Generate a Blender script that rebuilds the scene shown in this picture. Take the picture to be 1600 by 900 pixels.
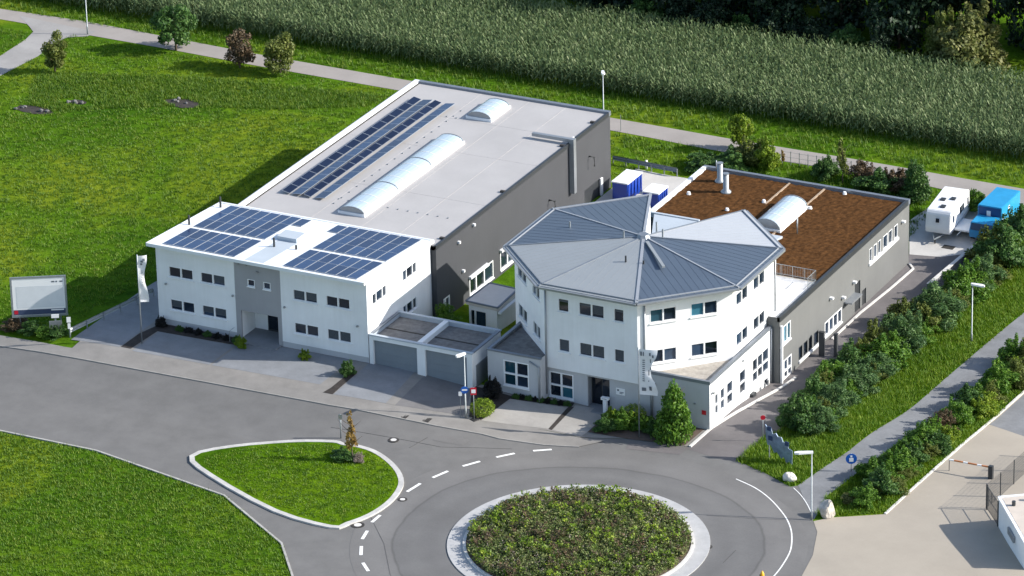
import bpy, bmesh, math, random
import numpy as np
from mathutils import Vector, Matrix
from mathutils.geometry import delaunay_2d_cdt

for o in list(bpy.data.objects): bpy.data.objects.remove(o)
SC = bpy.context.scene
COL = SC.collection
R = math.radians

# ------------------------------------------------------------------ camera
DEP, ROLL, HEAD, FPX, PPM = R(23.534), R(-1.400), R(-27.418), 7487.0, 19.5
FW = Vector((math.sin(HEAD)*math.cos(DEP), math.cos(HEAD)*math.cos(DEP), -math.sin(DEP)))
_r = Vector((math.cos(HEAD), -math.sin(HEAD), 0)); _u = _r.cross(FW)
RI = math.cos(ROLL)*_r + math.sin(ROLL)*_u
UP = -math.sin(ROLL)*_r + math.cos(ROLL)*_u
CAM = -FW*(FPX/PPM)
cd = bpy.data.cameras.new('camera'); co = bpy.data.objects.new('camera', cd); COL.objects.link(co)
cd.sensor_width = 36; cd.lens = FPX/1600*36; cd.clip_start = 5; cd.clip_end = 3000
co.matrix_world = Matrix(((RI.x, UP.x, -FW.x, CAM.x), (RI.y, UP.y, -FW.y, CAM.y), (RI.z, UP.z, -FW.z, CAM.z), (0, 0, 0, 1)))
SC.camera = co

# ------------------------------------------------------------------ sky, sun, exposure
SUN_AZ, SUN_EL = R(21), R(30)          # azimuth counted from +X towards +Y
w = bpy.data.worlds.new('World'); SC.world = w; w.use_nodes = True
nt = w.node_tree; bg = nt.nodes['Background']
sk = nt.nodes.new('ShaderNodeTexSky'); sk.sky_type = 'NISHITA'; sk.sun_disc = False
sk.sun_elevation = SUN_EL; sk.sun_rotation = R(90) - SUN_AZ; sk.air_density = 1.0; sk.dust_density = 1.2; sk.ozone_density = 1.0
nt.links.new(sk.outputs[0], bg.inputs[0]); bg.inputs[1].default_value = 0.15
sl = bpy.data.lights.new('sun', 'SUN'); sl.energy = 4.8; sl.angle = R(0.55); sl.color = (1.0, 0.95, 0.87)
so = bpy.data.objects.new('sun', sl); COL.objects.link(so)
so.rotation_euler = Vector((-math.cos(SUN_EL)*math.cos(SUN_AZ), -math.cos(SUN_EL)*math.sin(SUN_AZ), -math.sin(SUN_EL))).to_track_quat('-Z', 'Y').to_euler()
SC.view_settings.view_transform = 'Standard'; SC.view_settings.look = 'None'
SC.view_settings.gamma = 1.0; SC.view_settings.exposure = 0.62
SC.render.engine = 'CYCLES'
SC.cycles.max_bounces = 6; SC.cycles.transparent_max_bounces = 6
SC.render.resolution_x, SC.render.resolution_y = 1024, 576

# ------------------------------------------------------------------ terrain and survey
def S(t):
    t = min(1.0, max(0.0, t)); return t*t*(3-2*t)
def H(x, y):
    F = S((-4-y)/10)
    fr = .8 - 1.3*S((x+3)/22)
    re = -.4*S((x+6)/8) - .9*S((x-18)/7)
    return (fr*F + re*(1-F))*S((x+36)/12)*S((y+34)/10)*S((38-y)/14)
def at_z(px, py, z):
    v = FW*FPX + RI*(px-800) - UP*(py-450)
    return CAM + v*((z-CAM.z)/v.z)
def G(px, py):
    """where the line of sight through a photo point meets the ground"""
    z = 0.0
    for i in range(50):
        p = at_z(px, py, z); z = .5*z + .5*H(p.x, p.y)
    return Vector((p.x, p.y, H(p.x, p.y)))
def XY(l): return [(p.x, p.y) for p in (G(*q) for q in l)]

# ------------------------------------------------------------------ materials
MATS = {}
def new_mat(name):
    m = bpy.data.materials.new(name); m.use_nodes = True; MATS[name] = m
    return m, m.node_tree, m.node_tree.nodes['Principled BSDF']
def ramp(nt, src, stops):
    r = nt.nodes.new('ShaderNodeValToRGB'); e = r.color_ramp.elements
    while len(e) > 1: e.remove(e[-1])
    e[0].position = stops[0][0]; e[0].color = (*stops[0][1], 1)
    for p, c in stops[1:]:
        k = e.new(p); k.color = (*c, 1)
    nt.links.new(src, r.inputs[0]); return r
def noise(nt, scale, detail=4, rough=.6, vec=None, dist=0):
    n = nt.nodes.new('ShaderNodeTexNoise'); n.inputs['Scale'].default_value = scale
    n.inputs['Detail'].default_value = detail; n.inputs['Roughness'].default_value = rough
    n.inputs['Distortion'].default_value = dist
    if vec is not None: nt.links.new(vec, n.inputs['Vector'])
    return n
def mix(nt, fac, a, b, mode='MIX'):
    m = nt.nodes.new('ShaderNodeMix'); m.data_type = 'RGBA'; m.blend_type = mode
    for s, v in ((m.inputs[0], fac), (m.inputs[6], a), (m.inputs[7], b)):
        if isinstance(v, (int, float)): s.default_value = v
        elif isinstance(v, tuple): s.default_value = (*v, 1)
        else: nt.links.new(v, s)
    return m.outputs[2]
def tc(nt):
    g = nt.nodes.new('ShaderNodeNewGeometry'); return g.outputs['Position']
def bump(nt, b, h, strength=.3, dist=.02):
    n = nt.nodes.new('ShaderNodeBump'); n.inputs['Strength'].default_value = strength; n.inputs['Distance'].default_value = dist
    nt.links.new(h, n.inputs['Height']); nt.links.new(n.outputs[0], b.inputs['Normal'])
def plain(name, col, rough=.6, metal=0.0, var=.12, scale=1.2, fine=20, bmp=0.0, spec=.5):
    """one colour with blotches and fine grain"""
    m, nt, b = new_mat(name); p = tc(nt)
    n1 = noise(nt, scale, 5, .65, p); n2 = noise(nt, fine, 3, .6, p)
    lo = tuple(c*(1-var) for c in col); hi = tuple(min(1, c*(1+var)) for c in col)
    c1 = ramp(nt, n1.outputs[0], [(.3, lo), (.7, hi)])
    c2 = mix(nt, var*.8, c1.outputs[0], n2.outputs[0], 'OVERLAY')
    nt.links.new(c2, b.inputs['Base Color'])
    b.inputs['Roughness'].default_value = rough; b.inputs['Metallic'].default_value = metal
    b.inputs['Specular IOR Level'].default_value = spec
    if bmp: bump(nt, b, n2.outputs[0], bmp)
    return m
def plaster(name, col, var=.05):
    """rendered wall: faint cloudy tone and thin rain streaks"""
    m, nt, b = new_mat(name); p = tc(nt)
    n1 = noise(nt, .35, 4, .6, p)
    mp = nt.nodes.new('ShaderNodeMapping'); mp.inputs['Scale'].default_value = (2.2, 2.2, .12); nt.links.new(p, mp.inputs[0])
    n2 = noise(nt, 1.6, 4, .7, mp.outputs[0])
    lo = tuple(c*(1-var*1.6) for c in col); hi = tuple(min(.9, c*(1+var)) for c in col)
    c1 = ramp(nt, n1.outputs[0], [(.3, lo), (.7, hi)])
    st = ramp(nt, n2.outputs[0], [(.35, (.88, .88, .86)), (.6, (1, 1, 1))])
    nt.links.new(mix(nt, .3, c1.outputs[0], st.outputs[0], 'MULTIPLY'), b.inputs['Base Color'])
    b.inputs['Roughness'].default_value = .85
    n3 = noise(nt, 60, 2, .5, p); bump(nt, b, n3.outputs[0], .12, .01)
    return m
def leafmat(name, stops, trans=.25, rough=.55):
    """foliage: every leaf has its own tone"""
    m, nt, b = new_mat(name)
    g = nt.nodes.new('ShaderNodeNewGeometry')
    n1 = noise(nt, .45, 3, .6, g.outputs['Position'])
    add = nt.nodes.new('ShaderNodeMath'); add.operation = 'MULTIPLY_ADD'; add.inputs[1].default_value = .55; nt.links.new(g.outputs['Random Per Island'], add.inputs[0])
    sc_ = nt.nodes.new('ShaderNodeMath'); sc_.operation = 'MULTIPLY'; sc_.inputs[1].default_value = .5; nt.links.new(n1.outputs[0], sc_.inputs[0])
    nt.links.new(sc_.outputs[0], add.inputs[2])
    r = ramp(nt, add.outputs[0], stops)
    nt.links.new(r.outputs[0], b.inputs['Base Color']); b.inputs['Roughness'].default_value = rough
    b.inputs['Specular IOR Level'].default_value = .3
    t = nt.nodes.new('ShaderNodeBsdfTranslucent'); nt.links.new(r.outputs[0], t.inputs[0])
    ms = nt.nodes.new('ShaderNodeMixShader'); ms.inputs[0].default_value = trans
    nt.links.new(b.outputs[0], ms.inputs[1]); nt.links.new(t.outputs[0], ms.inputs[2])
    nt.links.new(ms.outputs[0], nt.nodes['Material Output'].inputs[0])
    return m
def glass(name, col, rough=.06):
    m, nt, b = new_mat(name); p = tc(nt)
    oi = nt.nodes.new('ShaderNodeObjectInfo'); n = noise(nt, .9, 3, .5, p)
    r0 = ramp(nt, oi.outputs['Random'], [(0, tuple(c*.35 for c in col)), (.6, col), (1, tuple(c*2.6 for c in col))])  # tone per pane stands in for varied reflections
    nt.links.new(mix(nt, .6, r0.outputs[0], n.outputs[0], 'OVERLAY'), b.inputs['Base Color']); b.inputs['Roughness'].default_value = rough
    b.inputs['Specular IOR Level'].default_value = .6
    return m

WHITE = plaster('white_plaster', (.80, .81, .82))
GREYP = plaster('grey_plaster', (.33, .33, .345))
BASEG = plaster('pale_grey_plaster', (.47, .48, .50))
CGREY = plaster('annex_grey_plaster', (.138, .142, .141))
HALLG = plaster('hall_grey_cladding', (.052, .055, .062))
FRAME = plain('white_frame', (.78, .79, .8), .4, var=.03)
DARKM = plain('dark_metal', (.045, .05, .055), .45, .3, var=.1)
GREYM = plain('grey_metal', (.30, .32, .34), .4, .5, var=.08)
GALV = plain('galvanised_steel', (.30, .33, .35), .5, .6, var=.1, scale=3)
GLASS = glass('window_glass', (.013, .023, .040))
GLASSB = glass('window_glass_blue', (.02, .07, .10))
BLIND = plain('blind_grey', (.085, .10, .12), .6, var=.08)
SKYL = plain('skylight_polycarbonate', (.40, .49, .56), .16, var=.05, spec=.7)
MEMBR = plain('roof_membrane', (.38, .368, .362), .7, var=.07, scale=.25, fine=6)
MEMBW = plain('roof_membrane_white', (.70, .73, .76), .55, var=.05, scale=.3, fine=6)
MEMBG = plain('roof_membrane_grey', (.40, .45, .50), .6, var=.06, scale=.4, fine=6)
GRAVEL = plain('roof_gravel_grey', (.17, .165, .16), .95, var=.3, scale=2, fine=14, bmp=.5)
GRAVB = plain('roof_gravel_beige', (.36, .33, .29), .95, var=.25, scale=2, fine=14, bmp=.5)
GRAVW = plain('terrace_gravel_white', (.62, .62, .62), .95, var=.25, scale=1.5, fine=8, bmp=.4)
CAPM = plain('parapet_cap_metal', (.20, .225, .26), .45, .4, var=.08)
ZINCL = plain('zinc_pale_reflection', (.265, .288, .305), .55, .15, var=.04, scale=.3, fine=3)  # three zinc tones: sky reflection of each roof side put into the colour
ZINCD = plain('zinc_dark_reflection', (.084, .112, .152), .5, .2, var=.05, scale=.3, fine=3)
ZINCW = plain('zinc_bright_reflection', (.44, .46, .485), .5, .15, var=.04, scale=.3, fine=3)
SEAM = plain('zinc_seam', (.33, .35, .38), .5, .25, var=.05)
ASPH = plain('street_asphalt', (.140, .137, .133), .93, var=.12, scale=.45, fine=9, bmp=.15)
ASPHD = plain('drive_asphalt', (.135, .124, .124), .93, var=.18, scale=.3, fine=9, bmp=.15)
ROADL = plain('field_road_asphalt', (.29, .265, .245), .93, var=.10, scale=.25, fine=7)
FOOT = plain('footway_paving', (.218, .207, .193), .9, var=.14, scale=.5, fine=9)
PAVEB = plain('paver_blue_grey', (.20, .21, .225), .9, var=.14, scale=.6, fine=8)
PAVED = plain('paver_dark', (.155, .15, .15), .9, var=.16, scale=.6, fine=8)
PAVEL = plain('paver_light', (.31, .295, .275), .9, var=.12, scale=.6, fine=8)
CONC = plain('yard_concrete', (.47, .455, .43), .9, var=.12, scale=.4, fine=6)
BEIGE = plain('forecourt_beige', (.335, .297, .245), .92, var=.08, scale=.18, fine=8)
PATHG = plain('path_asphalt', (.185, .19, .198), .92, var=.2, scale=.5, fine=7)
KERB = plain('kerb_concrete', (.58, .565, .54), .85, var=.12, scale=2, fine=10)
PAINT = plain('road_paint', (.78, .78, .76), .7, var=.12, scale=3, fine=12)
SOIL = plain('bed_soil', (.032, .026, .023), .98, var=.35, scale=2, fine=12, bmp=.5)
MULCH = plain('bed_mulch', (.10, .07, .055), .98, var=.35, scale=2, fine=12, bmp=.5)
STONE = plain('pale_stone', (.46, .42, .37), .85, var=.3, scale=1.6, fine=7, bmp=.6)
IRON = plain('cast_iron', (.06, .055, .05), .7, .4, var=.2)
BARK = plain('bark', (.10, .075, .055), .95, var=.3, scale=6, fine=20, bmp=.4)
BLUEP = plain('truck_blue', (.02, .27, .52), .35, var=.1)
BLUED = plain('truck_blue_dark', (.008, .06, .19), .45, var=.1)
SKIPB = plain('skip_blue', (.006, .045, .33), .45, var=.12)
CARAV = plain('caravan_white', (.80, .80, .80), .25, var=.03)
RUBB = plain('rubber', (.02, .02, .02), .8, var=.1)
REDP = plain('sign_red', (.5, .01, .03), .4, var=.05)
BLUES = plain('sign_blue', (.01, .10, .42), .4, var=.05)
ORANGE = plain('barrier_orange', (.45, .16, .05), .5, var=.1)
YELL = plain('sign_yellow', (.75, .38, .02), .5, var=.1)
NAVY = plain('board_navy', (.04, .06, .12), .5, var=.1)
FLAGM = plain('flag_cloth', (.72, .73, .75), .8, var=.04)
INK = plain('print_grey', (.12, .14, .17), .7, var=.05)

# photovoltaic cells
PV, nt_, b_ = new_mat('solar_cells'); p_ = tc(nt_)
n_ = noise(nt_, .9, 3, .6, p_)
oi = nt_.nodes.new('ShaderNodeObjectInfo')
rr = ramp(nt_, oi.outputs['Random'], [(0, (.012, .026, .075)), (1, (.020, .048, .125))])
nt_.links.new(mix(nt_, .25, rr.outputs[0], n_.outputs[0], 'OVERLAY'), b_.inputs['Base Color'])
b_.inputs['Roughness'].default_value = .22; b_.inputs['Specular IOR Level'].default_value = .25
PVF = plain('solar_frame', (.34, .37, .41), .4, .3, var=.05)
PVFD = plain('solar_frame_dark', (.03, .04, .06), .4, .3, var=.05)
PVD, nt_, b_ = new_mat('solar_cells_shaded'); oi = nt_.nodes.new('ShaderNodeObjectInfo')  # darker cell copy: shade of the rows tilted away is in the colour
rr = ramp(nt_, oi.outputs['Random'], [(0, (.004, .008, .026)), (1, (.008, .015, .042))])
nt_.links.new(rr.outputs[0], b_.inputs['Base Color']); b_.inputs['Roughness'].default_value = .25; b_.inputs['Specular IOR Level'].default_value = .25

# grass ground, three tones at two scales
def grassmat(name, dark, mid, light):
    m, nt, b = new_mat(name); p = tc(nt)
    n1 = noise(nt, .055, 6, .62, p, .6); n2 = noise(nt, .8, 6, .7, p); n3 = noise(nt, 5, 3, .7, p)
    c1 = ramp(nt, n1.outputs[0], [(.34, dark), (.5, mid), (.64, light)])
    c2 = ramp(nt, n2.outputs[0], [(.32, (.45, .5, .4)), (.5, (1, 1, 1)), (.72, (1.25, 1.2, 1.1))])
    c = mix(nt, .8, c1.outputs[0], c2.outputs[0], 'MULTIPLY')
    c3 = ramp(nt, n3.outputs[0], [(.35, (.55, .6, .5)), (.6, (1.1, 1.1, 1.0))])
    # faint mowing streaks running aslant
    mp = nt.nodes.new('ShaderNodeMapping'); mp.inputs['Rotation'].default_value = (0, 0, R(-38)); mp.inputs['Scale'].default_value = (.12, 1.1, 1); nt.links.new(p, mp.inputs[0])
    n4 = noise(nt, 1.0, 4, .6, mp.outputs[0]); c4 = ramp(nt, n4.outputs[0], [(.35, (.72, .76, .7)), (.62, (1.15, 1.12, 1.05))])
    c = mix(nt, .6, c, c4.outputs[0], 'MULTIPLY')
    nt.links.new(mix(nt, .6, c, c3.outputs[0], 'MULTIPLY'), b.inputs['Base Color'])
    b.inputs['Roughness'].default_value = .95; b.inputs['Specular IOR Level'].default_value = .02
    bump(nt, b, n3.outputs[0], .6, .1)
    return m
GRASS = grassmat('meadow_ground', (.036, .100, .006), (.082, .165, .009), (.160, .208, .015))
VERGE = grassmat('verge_ground', (.046, .11, .004), (.082, .165, .005), (.12, .20, .008))

BLADE2 = leafmat('verge_blades', [(.15, (.042, .12, .005)), (.45, (.105, .215, .008)), (.7, (.18, .29, .013)), (.95, (.31, .36, .05))], .35)
BLADE = leafmat('grass_blades', [(.15, (.032, .103, .006)), (.45, (.086, .188, .010)), (.7, (.16, .255, .016)), (.95, (.28, .32, .05))], .35)
L_DARK = leafmat('leaf_dark', [(.1, (0.0186, 0.0558, 0.0149)), (.5, (0.0521, 0.1265, 0.0260)), (.9, (0.1394, 0.2418, 0.0558))], 0.32)
L_BLUE = leafmat('leaf_blue_green', [(.1, (0.0202, 0.0582, 0.0179)), (.5, (0.0650, 0.1400, 0.0426)), (.9, (0.1848, 0.2912, 0.0952))], .32)
L_MID = leafmat('leaf_mid', [(.1, (0.0275, 0.0813, 0.0088)), (.5, (0.0750, 0.1750, 0.0150)), (.9, (0.1875, 0.3125, 0.0375))], 0.32)
L_LIME = leafmat('leaf_lime', [(.1, (.05, .11, .007)), (.5, (.14, .23, .012)), (.9, (.30, .36, .03))])
L_OLIVE = leafmat('leaf_olive', [(.1, (0.0432, 0.0672, 0.0120)), (.5, (0.1140, 0.1500, 0.0264)), (.9, (0.2400, 0.2640, 0.0660))], 0.32)
L_TAN = leafmat('leaf_tan', [(.1, (.05, .075, .015)), (.5, (.135, .155, .04)), (.9, (.28, .27, .10))], .3)
L_RED = leafmat('leaf_reddish', [(.1, (.035, .035, .016)), (.5, (.09, .065, .035)), (.9, (.20, .13, .075))])
L_ORANGE = leafmat('leaf_orange', [(.1, (.12, .08, .02)), (.5, (.30, .19, .05)), (.9, (.46, .33, .12))], .3)
L_FIR = leafmat('leaf_forest', [(.1, (.004, .013, .008)), (.5, (.012, .032, .015)), (.9, (.035, .07, .028))], .2)
L_CORN = leafmat('leaf_corn', [(.1, (.038, .082, .026)), (.4, (.115, .18, .068)), (.7, (.20, .265, .115)), (.95, (.33, .36, .20))], .35, .6)
L_BED = leafmat('leaf_ground_cover', [(.1, (0.0390, 0.0780, 0.0156)), (.38, (0.1105, 0.1690, 0.0364)), (.62, (0.1950, 0.2340, 0.0780)), (.9, (0.3510, 0.3510, 0.1430))], 0.32)
L_PALE = leafmat('leaf_grey_bloom', [(.1, (.12, .11, .08)), (.5, (.22, .18, .15)), (.9, (.42, .36, .32))])
L_BLACK = leafmat('leaf_near_black', [(.1, (.006, .006, .007)), (.5, (.012, .013, .013)), (.9, (.03, .03, .028))])
SEDUM = plain('sedum', (.080, .037, .0135), .98, var=.5, scale=3.2, fine=6, bmp=.9, spec=.05)

# ------------------------------------------------------------------ object helpers
ORG = {}
def tag(o, label=None, cat=None, group=None, kind=None):
    if label: o['label'] = label
    if cat: o['category'] = cat
    if group: o['group'] = group
    if kind: o['kind'] = kind
    return o
def thing(name, label, cat, loc=(0, 0, 0), group=None, rz=0.0):
    o = bpy.data.objects.new(name, None); COL.objects.link(o)
    o.location = loc; o.rotation_euler.z = rz; o.empty_display_size = .3
    ORG[o] = Vector(loc) if rz == 0.0 else Vector((0, 0, 0))
    return tag(o, label, cat, group)
def link(name, me, parent=None):
    o = bpy.data.objects.new(name, me); COL.objects.link(o)
    if parent: o.parent = parent
    return o
def copy_tree(o, parent=None):
    c = o.copy(); COL.objects.link(c); c.parent = parent
    for ch in list(o.children): copy_tree(ch, c)
    return c
class MB:
    def __init__(s): s.v = []; s.f = []
    def add(s, vs, fs):
        k = len(s.v); s.v += [tuple(v) for v in vs]; s.f += [tuple(i+k for i in f) for f in fs]; return s
    def quad(s, a, b, c, d): return s.add([a, b, c, d], [(0, 1, 2, 3)])
    def box(s, x0, x1, y0, y1, z0, z1):
        return s.add([(x0, y0, z0), (x1, y0, z0), (x1, y1, z0), (x0, y1, z0), (x0, y0, z1), (x1, y0, z1), (x1, y1, z1), (x0, y1, z1)],
                     [(0, 3, 2, 1), (4, 5, 6, 7), (0, 1, 5, 4), (1, 2, 6, 5), (2, 3, 7, 6), (3, 0, 4, 7)])
    def obox(s, o, a, b, c):
        """box spanned by three vectors from corner o"""
        o, a, b, c = map(Vector, (o, a, b, c))
        return s.add([o, o+a, o+a+b, o+b, o+c, o+a+c, o+a+b+c, o+b+c], [(0, 3, 2, 1), (4, 5, 6, 7), (0, 1, 5, 4), (1, 2, 6, 5), (2, 3, 7, 6), (3, 0, 4, 7)])
    def prism(s, poly, z0, z1):
        n = len(poly); g = lambda z, p: z(p) if callable(z) else z
        vs = [(p[0], p[1], g(z0, p)) for p in poly] + [(p[0], p[1], g(z1, p)) for p in poly]
        return s.add(vs, [tuple(range(n-1, -1, -1)), tuple(range(n, 2*n))] + [(i, (i+1) % n, n+(i+1) % n, n+i) for i in range(n)])
    def tube(s, pts, rad, n=8, cap=True):
        pts = [Vector(p) for p in pts]; rad = rad if isinstance(rad, (list, tuple)) else [rad]*len(pts)
        k = len(s.v)
        for i, p in enumerate(pts):
            d = (pts[min(i+1, len(pts)-1)] - pts[max(i-1, 0)]).normalized()
            a = d.orthogonal().normalized() if abs(d.z) < .95 else Vector((1, 0, 0)); a = (a - d*a.dot(d)).normalized(); b = d.cross(a)
            for j in range(n):
                t = 2*math.pi*j/n; s.v.append(tuple(p + (a*math.cos(t) + b*math.sin(t))*rad[i]))
        for i in range(len(pts)-1):
            for j in range(n):
                s.f.append((k+i*n+j, k+i*n+(j+1) % n, k+(i+1)*n+(j+1) % n, k+(i+1)*n+j))
        if cap:
            s.f.append(tuple(k+j for j in range(n-1, -1, -1))); s.f.append(tuple(k+(len(pts)-1)*n+j for j in range(n)))
        return s
    def bar(s, a, b, wd, ht):
        """flat bar from a to b, wd across, ht high, standing on the line"""
        a, b = Vector(a), Vector(b); d = b-a; sd = Vector((-d.y, d.x, 0)).normalized()*wd
        return s.obox(a-sd/2, d, sd, (0, 0, ht))
    def build(s, name, mat, parent=None, smooth=False, bevel=0.0):
        me = bpy.data.meshes.new(name); o0 = ORG[parent] if parent else Vector((0, 0, 0))
        me.from_pydata([(v[0]-o0.x, v[1]-o0.y, v[2]-o0.z) for v in s.v], [], s.f); me.update()
        bm = bmesh.new(); bm.from_mesh(me); bmesh.ops.recalc_face_normals(bm, faces=bm.faces)
        if bevel: bmesh.ops.bevel(bm, geom=list(bm.edges), offset=bevel, segments=2, affect='EDGES', clamp_overlap=True)
        bm.to_mesh(me); bm.free()
        if smooth: me.polygons.foreach_set('use_smooth', [True]*len(me.polygons))
        me.materials.append(mat); o = link(name, me, parent); ORG[o] = o0
        return o
def arr_mesh(name, verts, nper, mat, k=4):
    """mesh of separate k-gons from an (n*k,3) array"""
    n = len(verts)//k; me = bpy.data.meshes.new(name)
    me.vertices.add(n*k); me.vertices.foreach_set('co', np.asarray(verts, np.float32).ravel())
    me.loops.add(n*k); me.loops.foreach_set('vertex_index', np.arange(n*k, dtype=np.int32))
    me.polygons.add(n); me.polygons.foreach_set('loop_start', np.arange(0, n*k, k, dtype=np.int32)); me.polygons.foreach_set('loop_total', np.full(n, k, np.int32))
    me.materials.append(mat); me.update(calc_edges=True); return me
def grid_mesh(name, verts, faces, mat):
    me = bpy.data.meshes.new(name); me.from_pydata(verts, [], faces); me.update(); me.materials.append(mat); return me

# ------------------------------------------------------------------ ground sheets
def sheet(name, poly, off, mat, kind='structure', step=1.0, label=None):
    """a sheet that follows the ground, off metres above it"""
    pts = [Vector(p) for p in poly]; n = len(pts)
    ev = []
    for i in range(n):
        a, b = pts[i], pts[(i+1) % n]; m = max(1, int((b-a).length/step))
        ev += [a.lerp(b, k/m) for k in range(m)]
    P = np.array([(p.x, p.y) for p in pts]); x0, y0 = P.min(0); x1, y1 = P.max(0)
    gx = np.arange(math.ceil(x0/step)*step, x1, step); gy = np.arange(math.ceil(y0/step)*step, y1, step)
    gp = np.array([(x, y) for x in gx for y in gy]) if len(gx) and len(gy) else np.zeros((0, 2))
    ne = len(ev)
    if len(gp):
        keep = inside(gp, P)
        E = np.array([(p.x, p.y) for p in ev]); gp = gp[keep]
        if len(gp): gp = gp[np.array([np.min(np.hypot(*(E-q).T)) > .3*step for q in gp])]
    vs = ev + [Vector(q) for q in gp]
    r = delaunay_2d_cdt(vs, [(i, (i+1) % ne) for i in range(ne)], [list(range(ne))], 1, 1e-4)
    me = bpy.data.meshes.new(name)
    me.from_pydata([(v.x, v.y, H(v.x, v.y)+off) for v in r[0]], [], r[2]); me.update(); me.materials.append(mat)
    bm = bmesh.new(); bm.from_mesh(me); bmesh.ops.recalc_face_normals(bm, faces=bm.faces)
    if sum(f.normal.z for f in bm.faces) < 0: bmesh.ops.reverse_faces(bm, faces=bm.faces)
    bm.to_mesh(me); bm.free()
    o = link(name, me); return tag(o, label, kind=kind)
def inside(q, P):
    x, y = q[:, 0], q[:, 1]; r = np.zeros(len(q), bool); n = len(P); j = n-1
    for i in range(n):
        xi, yi, xj, yj = P[i][0], P[i][1], P[j][0], P[j][1]
        c = ((yi > y) != (yj > y)) & (x < (xj-xi)*(y-yi)/(yj-yi+1e-12)+xi); r ^= c; j = i
    return r
def kerb(name, path, wd, ht, mat=KERB, off=0.0, closed=False, sub=1.0):
    pts = []
    n = len(path); m = n if closed else n-1
    for i in range(m):
        a, b = Vector(path[i]), Vector(path[(i+1) % n]); k = max(1, int((b-a).length/sub))
        pts += [a.lerp(b, q/k) for q in range(k)]
    if not closed: pts.append(Vector(path[-1]))
    vs = []; fs = []; N = len(pts)
    for i, p in enumerate(pts):
        a = pts[i-1] if (i or closed) else pts[i]; b = pts[(i+1) % N] if (i < N-1 or closed) else pts[i]
        d = (b-a).normalized(); nn = Vector((-d.y, d.x))*wd/2; h = H(p.x, p.y)
        for q, z in ((p-nn, -.1), (p-nn, ht), (p+nn, ht), (p+nn, -.1)): vs.append((q.x, q.y, h+z+off))
    for i in range(N if closed else N-1):
        j = (i+1) % N
        for k in range(4): fs.append((4*i+k, 4*j+k, 4*j+(k+1) % 4, 4*i+(k+1) % 4))
    mb = MB(); mb.v = vs; mb.f = fs
    if not closed: mb.f += [(0, 1, 2, 3), (4*N-4, 4*N-1, 4*N-2, 4*N-3)]
    return tag(mb.build(name, mat), kind='structure')

# base terrain: fine in the middle, wide steps out to the horizon
xs = sorted(set([-700, -500, -350, -250, -180, -130, -100] + [float(v) for v in range(-80, 62)] + [70, 85, 110, 150, 220, 350, 500, 700]))
ys = sorted(set([-700, -500, -350, -200, -130, -90, -70] + [float(v) for v in range(-60, 62)] + [70, 85, 110, 150, 220, 350, 600, 900]))
gv = [(x, y, H(x, y)) for y in ys for x in xs]; W_ = len(xs)
gf = [(j*W_+i, j*W_+i+1, (j+1)*W_+i+1, (j+1)*W_+i) for j in range(len(ys)-1) for i in range(W_-1)]
tag(link('ground', grid_mesh('ground', gv, gf, GRASS)), kind='structure')

street = [(-140, 501), (0, 525), (100, 543), (518, 619), (608, 633), (686, 647), (727, 653), (754, 660), (854, 673), (906, 684), (984, 686), (1078, 699), (1120, 715), (1151, 721), (1183, 733), (1198, 741),
          (1235, 761), (1247, 759), (1290, 776), (1270, 813), (1277, 832), (1270, 868), (1252, 902), (1190, 960), (1050, 1030), (800, 1040), (600, 1010), (470, 940), (440, 850), (350, 775), (150, 705), (-140, 645)]
sheet('street', XY(street), .02, ASPH)
RC = G(904, 849); RCX, RCY = RC.x, RC.y
circ = lambda r, n=72, cx=RCX, cy=RCY: [(cx+r*math.cos(2*math.pi*i/n), cy+r*math.sin(2*math.pi*i/n)) for i in range(n)]
ROUND, nt_, b_ = new_mat('roundabout_asphalt'); p_ = tc(nt_)
vm = nt_.nodes.new('ShaderNodeVectorMath'); vm.operation = 'SUBTRACT'; nt_.links.new(p_, vm.inputs[0]); vm.inputs[1].default_value = (RCX, RCY, 0)
ln = nt_.nodes.new('ShaderNodeVectorMath'); ln.operation = 'LENGTH'; nt_.links.new(vm.outputs[0], ln.inputs[0])
n1 = noise(nt_, .35, 3, .5, p_)
ad = nt_.nodes.new('ShaderNodeMath'); ad.operation = 'MULTIPLY_ADD'; ad.inputs[1].default_value = .5; nt_.links.new(n1.outputs[0], ad.inputs[0]); nt_.links.new(ln.outputs['Value'], ad.inputs[2])
dv = nt_.nodes.new('ShaderNodeMath'); dv.operation = 'DIVIDE'; dv.inputs[1].default_value = 20; nt_.links.new(ad.outputs[0], dv.inputs[0])
# worn wheel tracks and the seam between the two paving passes
rr = ramp(nt_, dv.outputs[0], [(.45, (.142, .14, .138)), (.545, (.122, .12, .119)), (.60, (.134, .132, .13)), (.668, (.122, .12, .119)), (.675, (.088, .086, .084)), (.682, (.142, .138, .135)), (.73, (.156, .152, .148)), (.80, (.142, .138, .134))])
n2 = noise(nt_, 9, 3, .6, p_); n3 = noise(nt_, .25, 4, .6, p_)
c_ = mix(nt_, .16, rr.outputs[0], n2.outputs[0], 'OVERLAY'); c_ = mix(nt_, .28, c_, n3.outputs[0], 'OVERLAY')
nt_.links.new(c_, b_.inputs['Base Color']); b_.inputs['Roughness'].default_value = .92; bump(nt_, b_, n2.outputs[0], .15)
sheet('roundabout_carriageway', circ(16.35), .028, ROUND)
foot = [(-140, 501), (0, 525), (100, 543), (518, 619), (608, 633), (686, 647), (727, 653), (754, 660), (790, 664), (854, 674), (906, 685), (945, 690), (905, 699), (850, 696), (780, 686), (754, 679), (681, 666), (608, 651), (559, 641), (517, 634), (100, 557), (-140, 514)]
sheet('footway', XY(foot), .07, FOOT)
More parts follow.
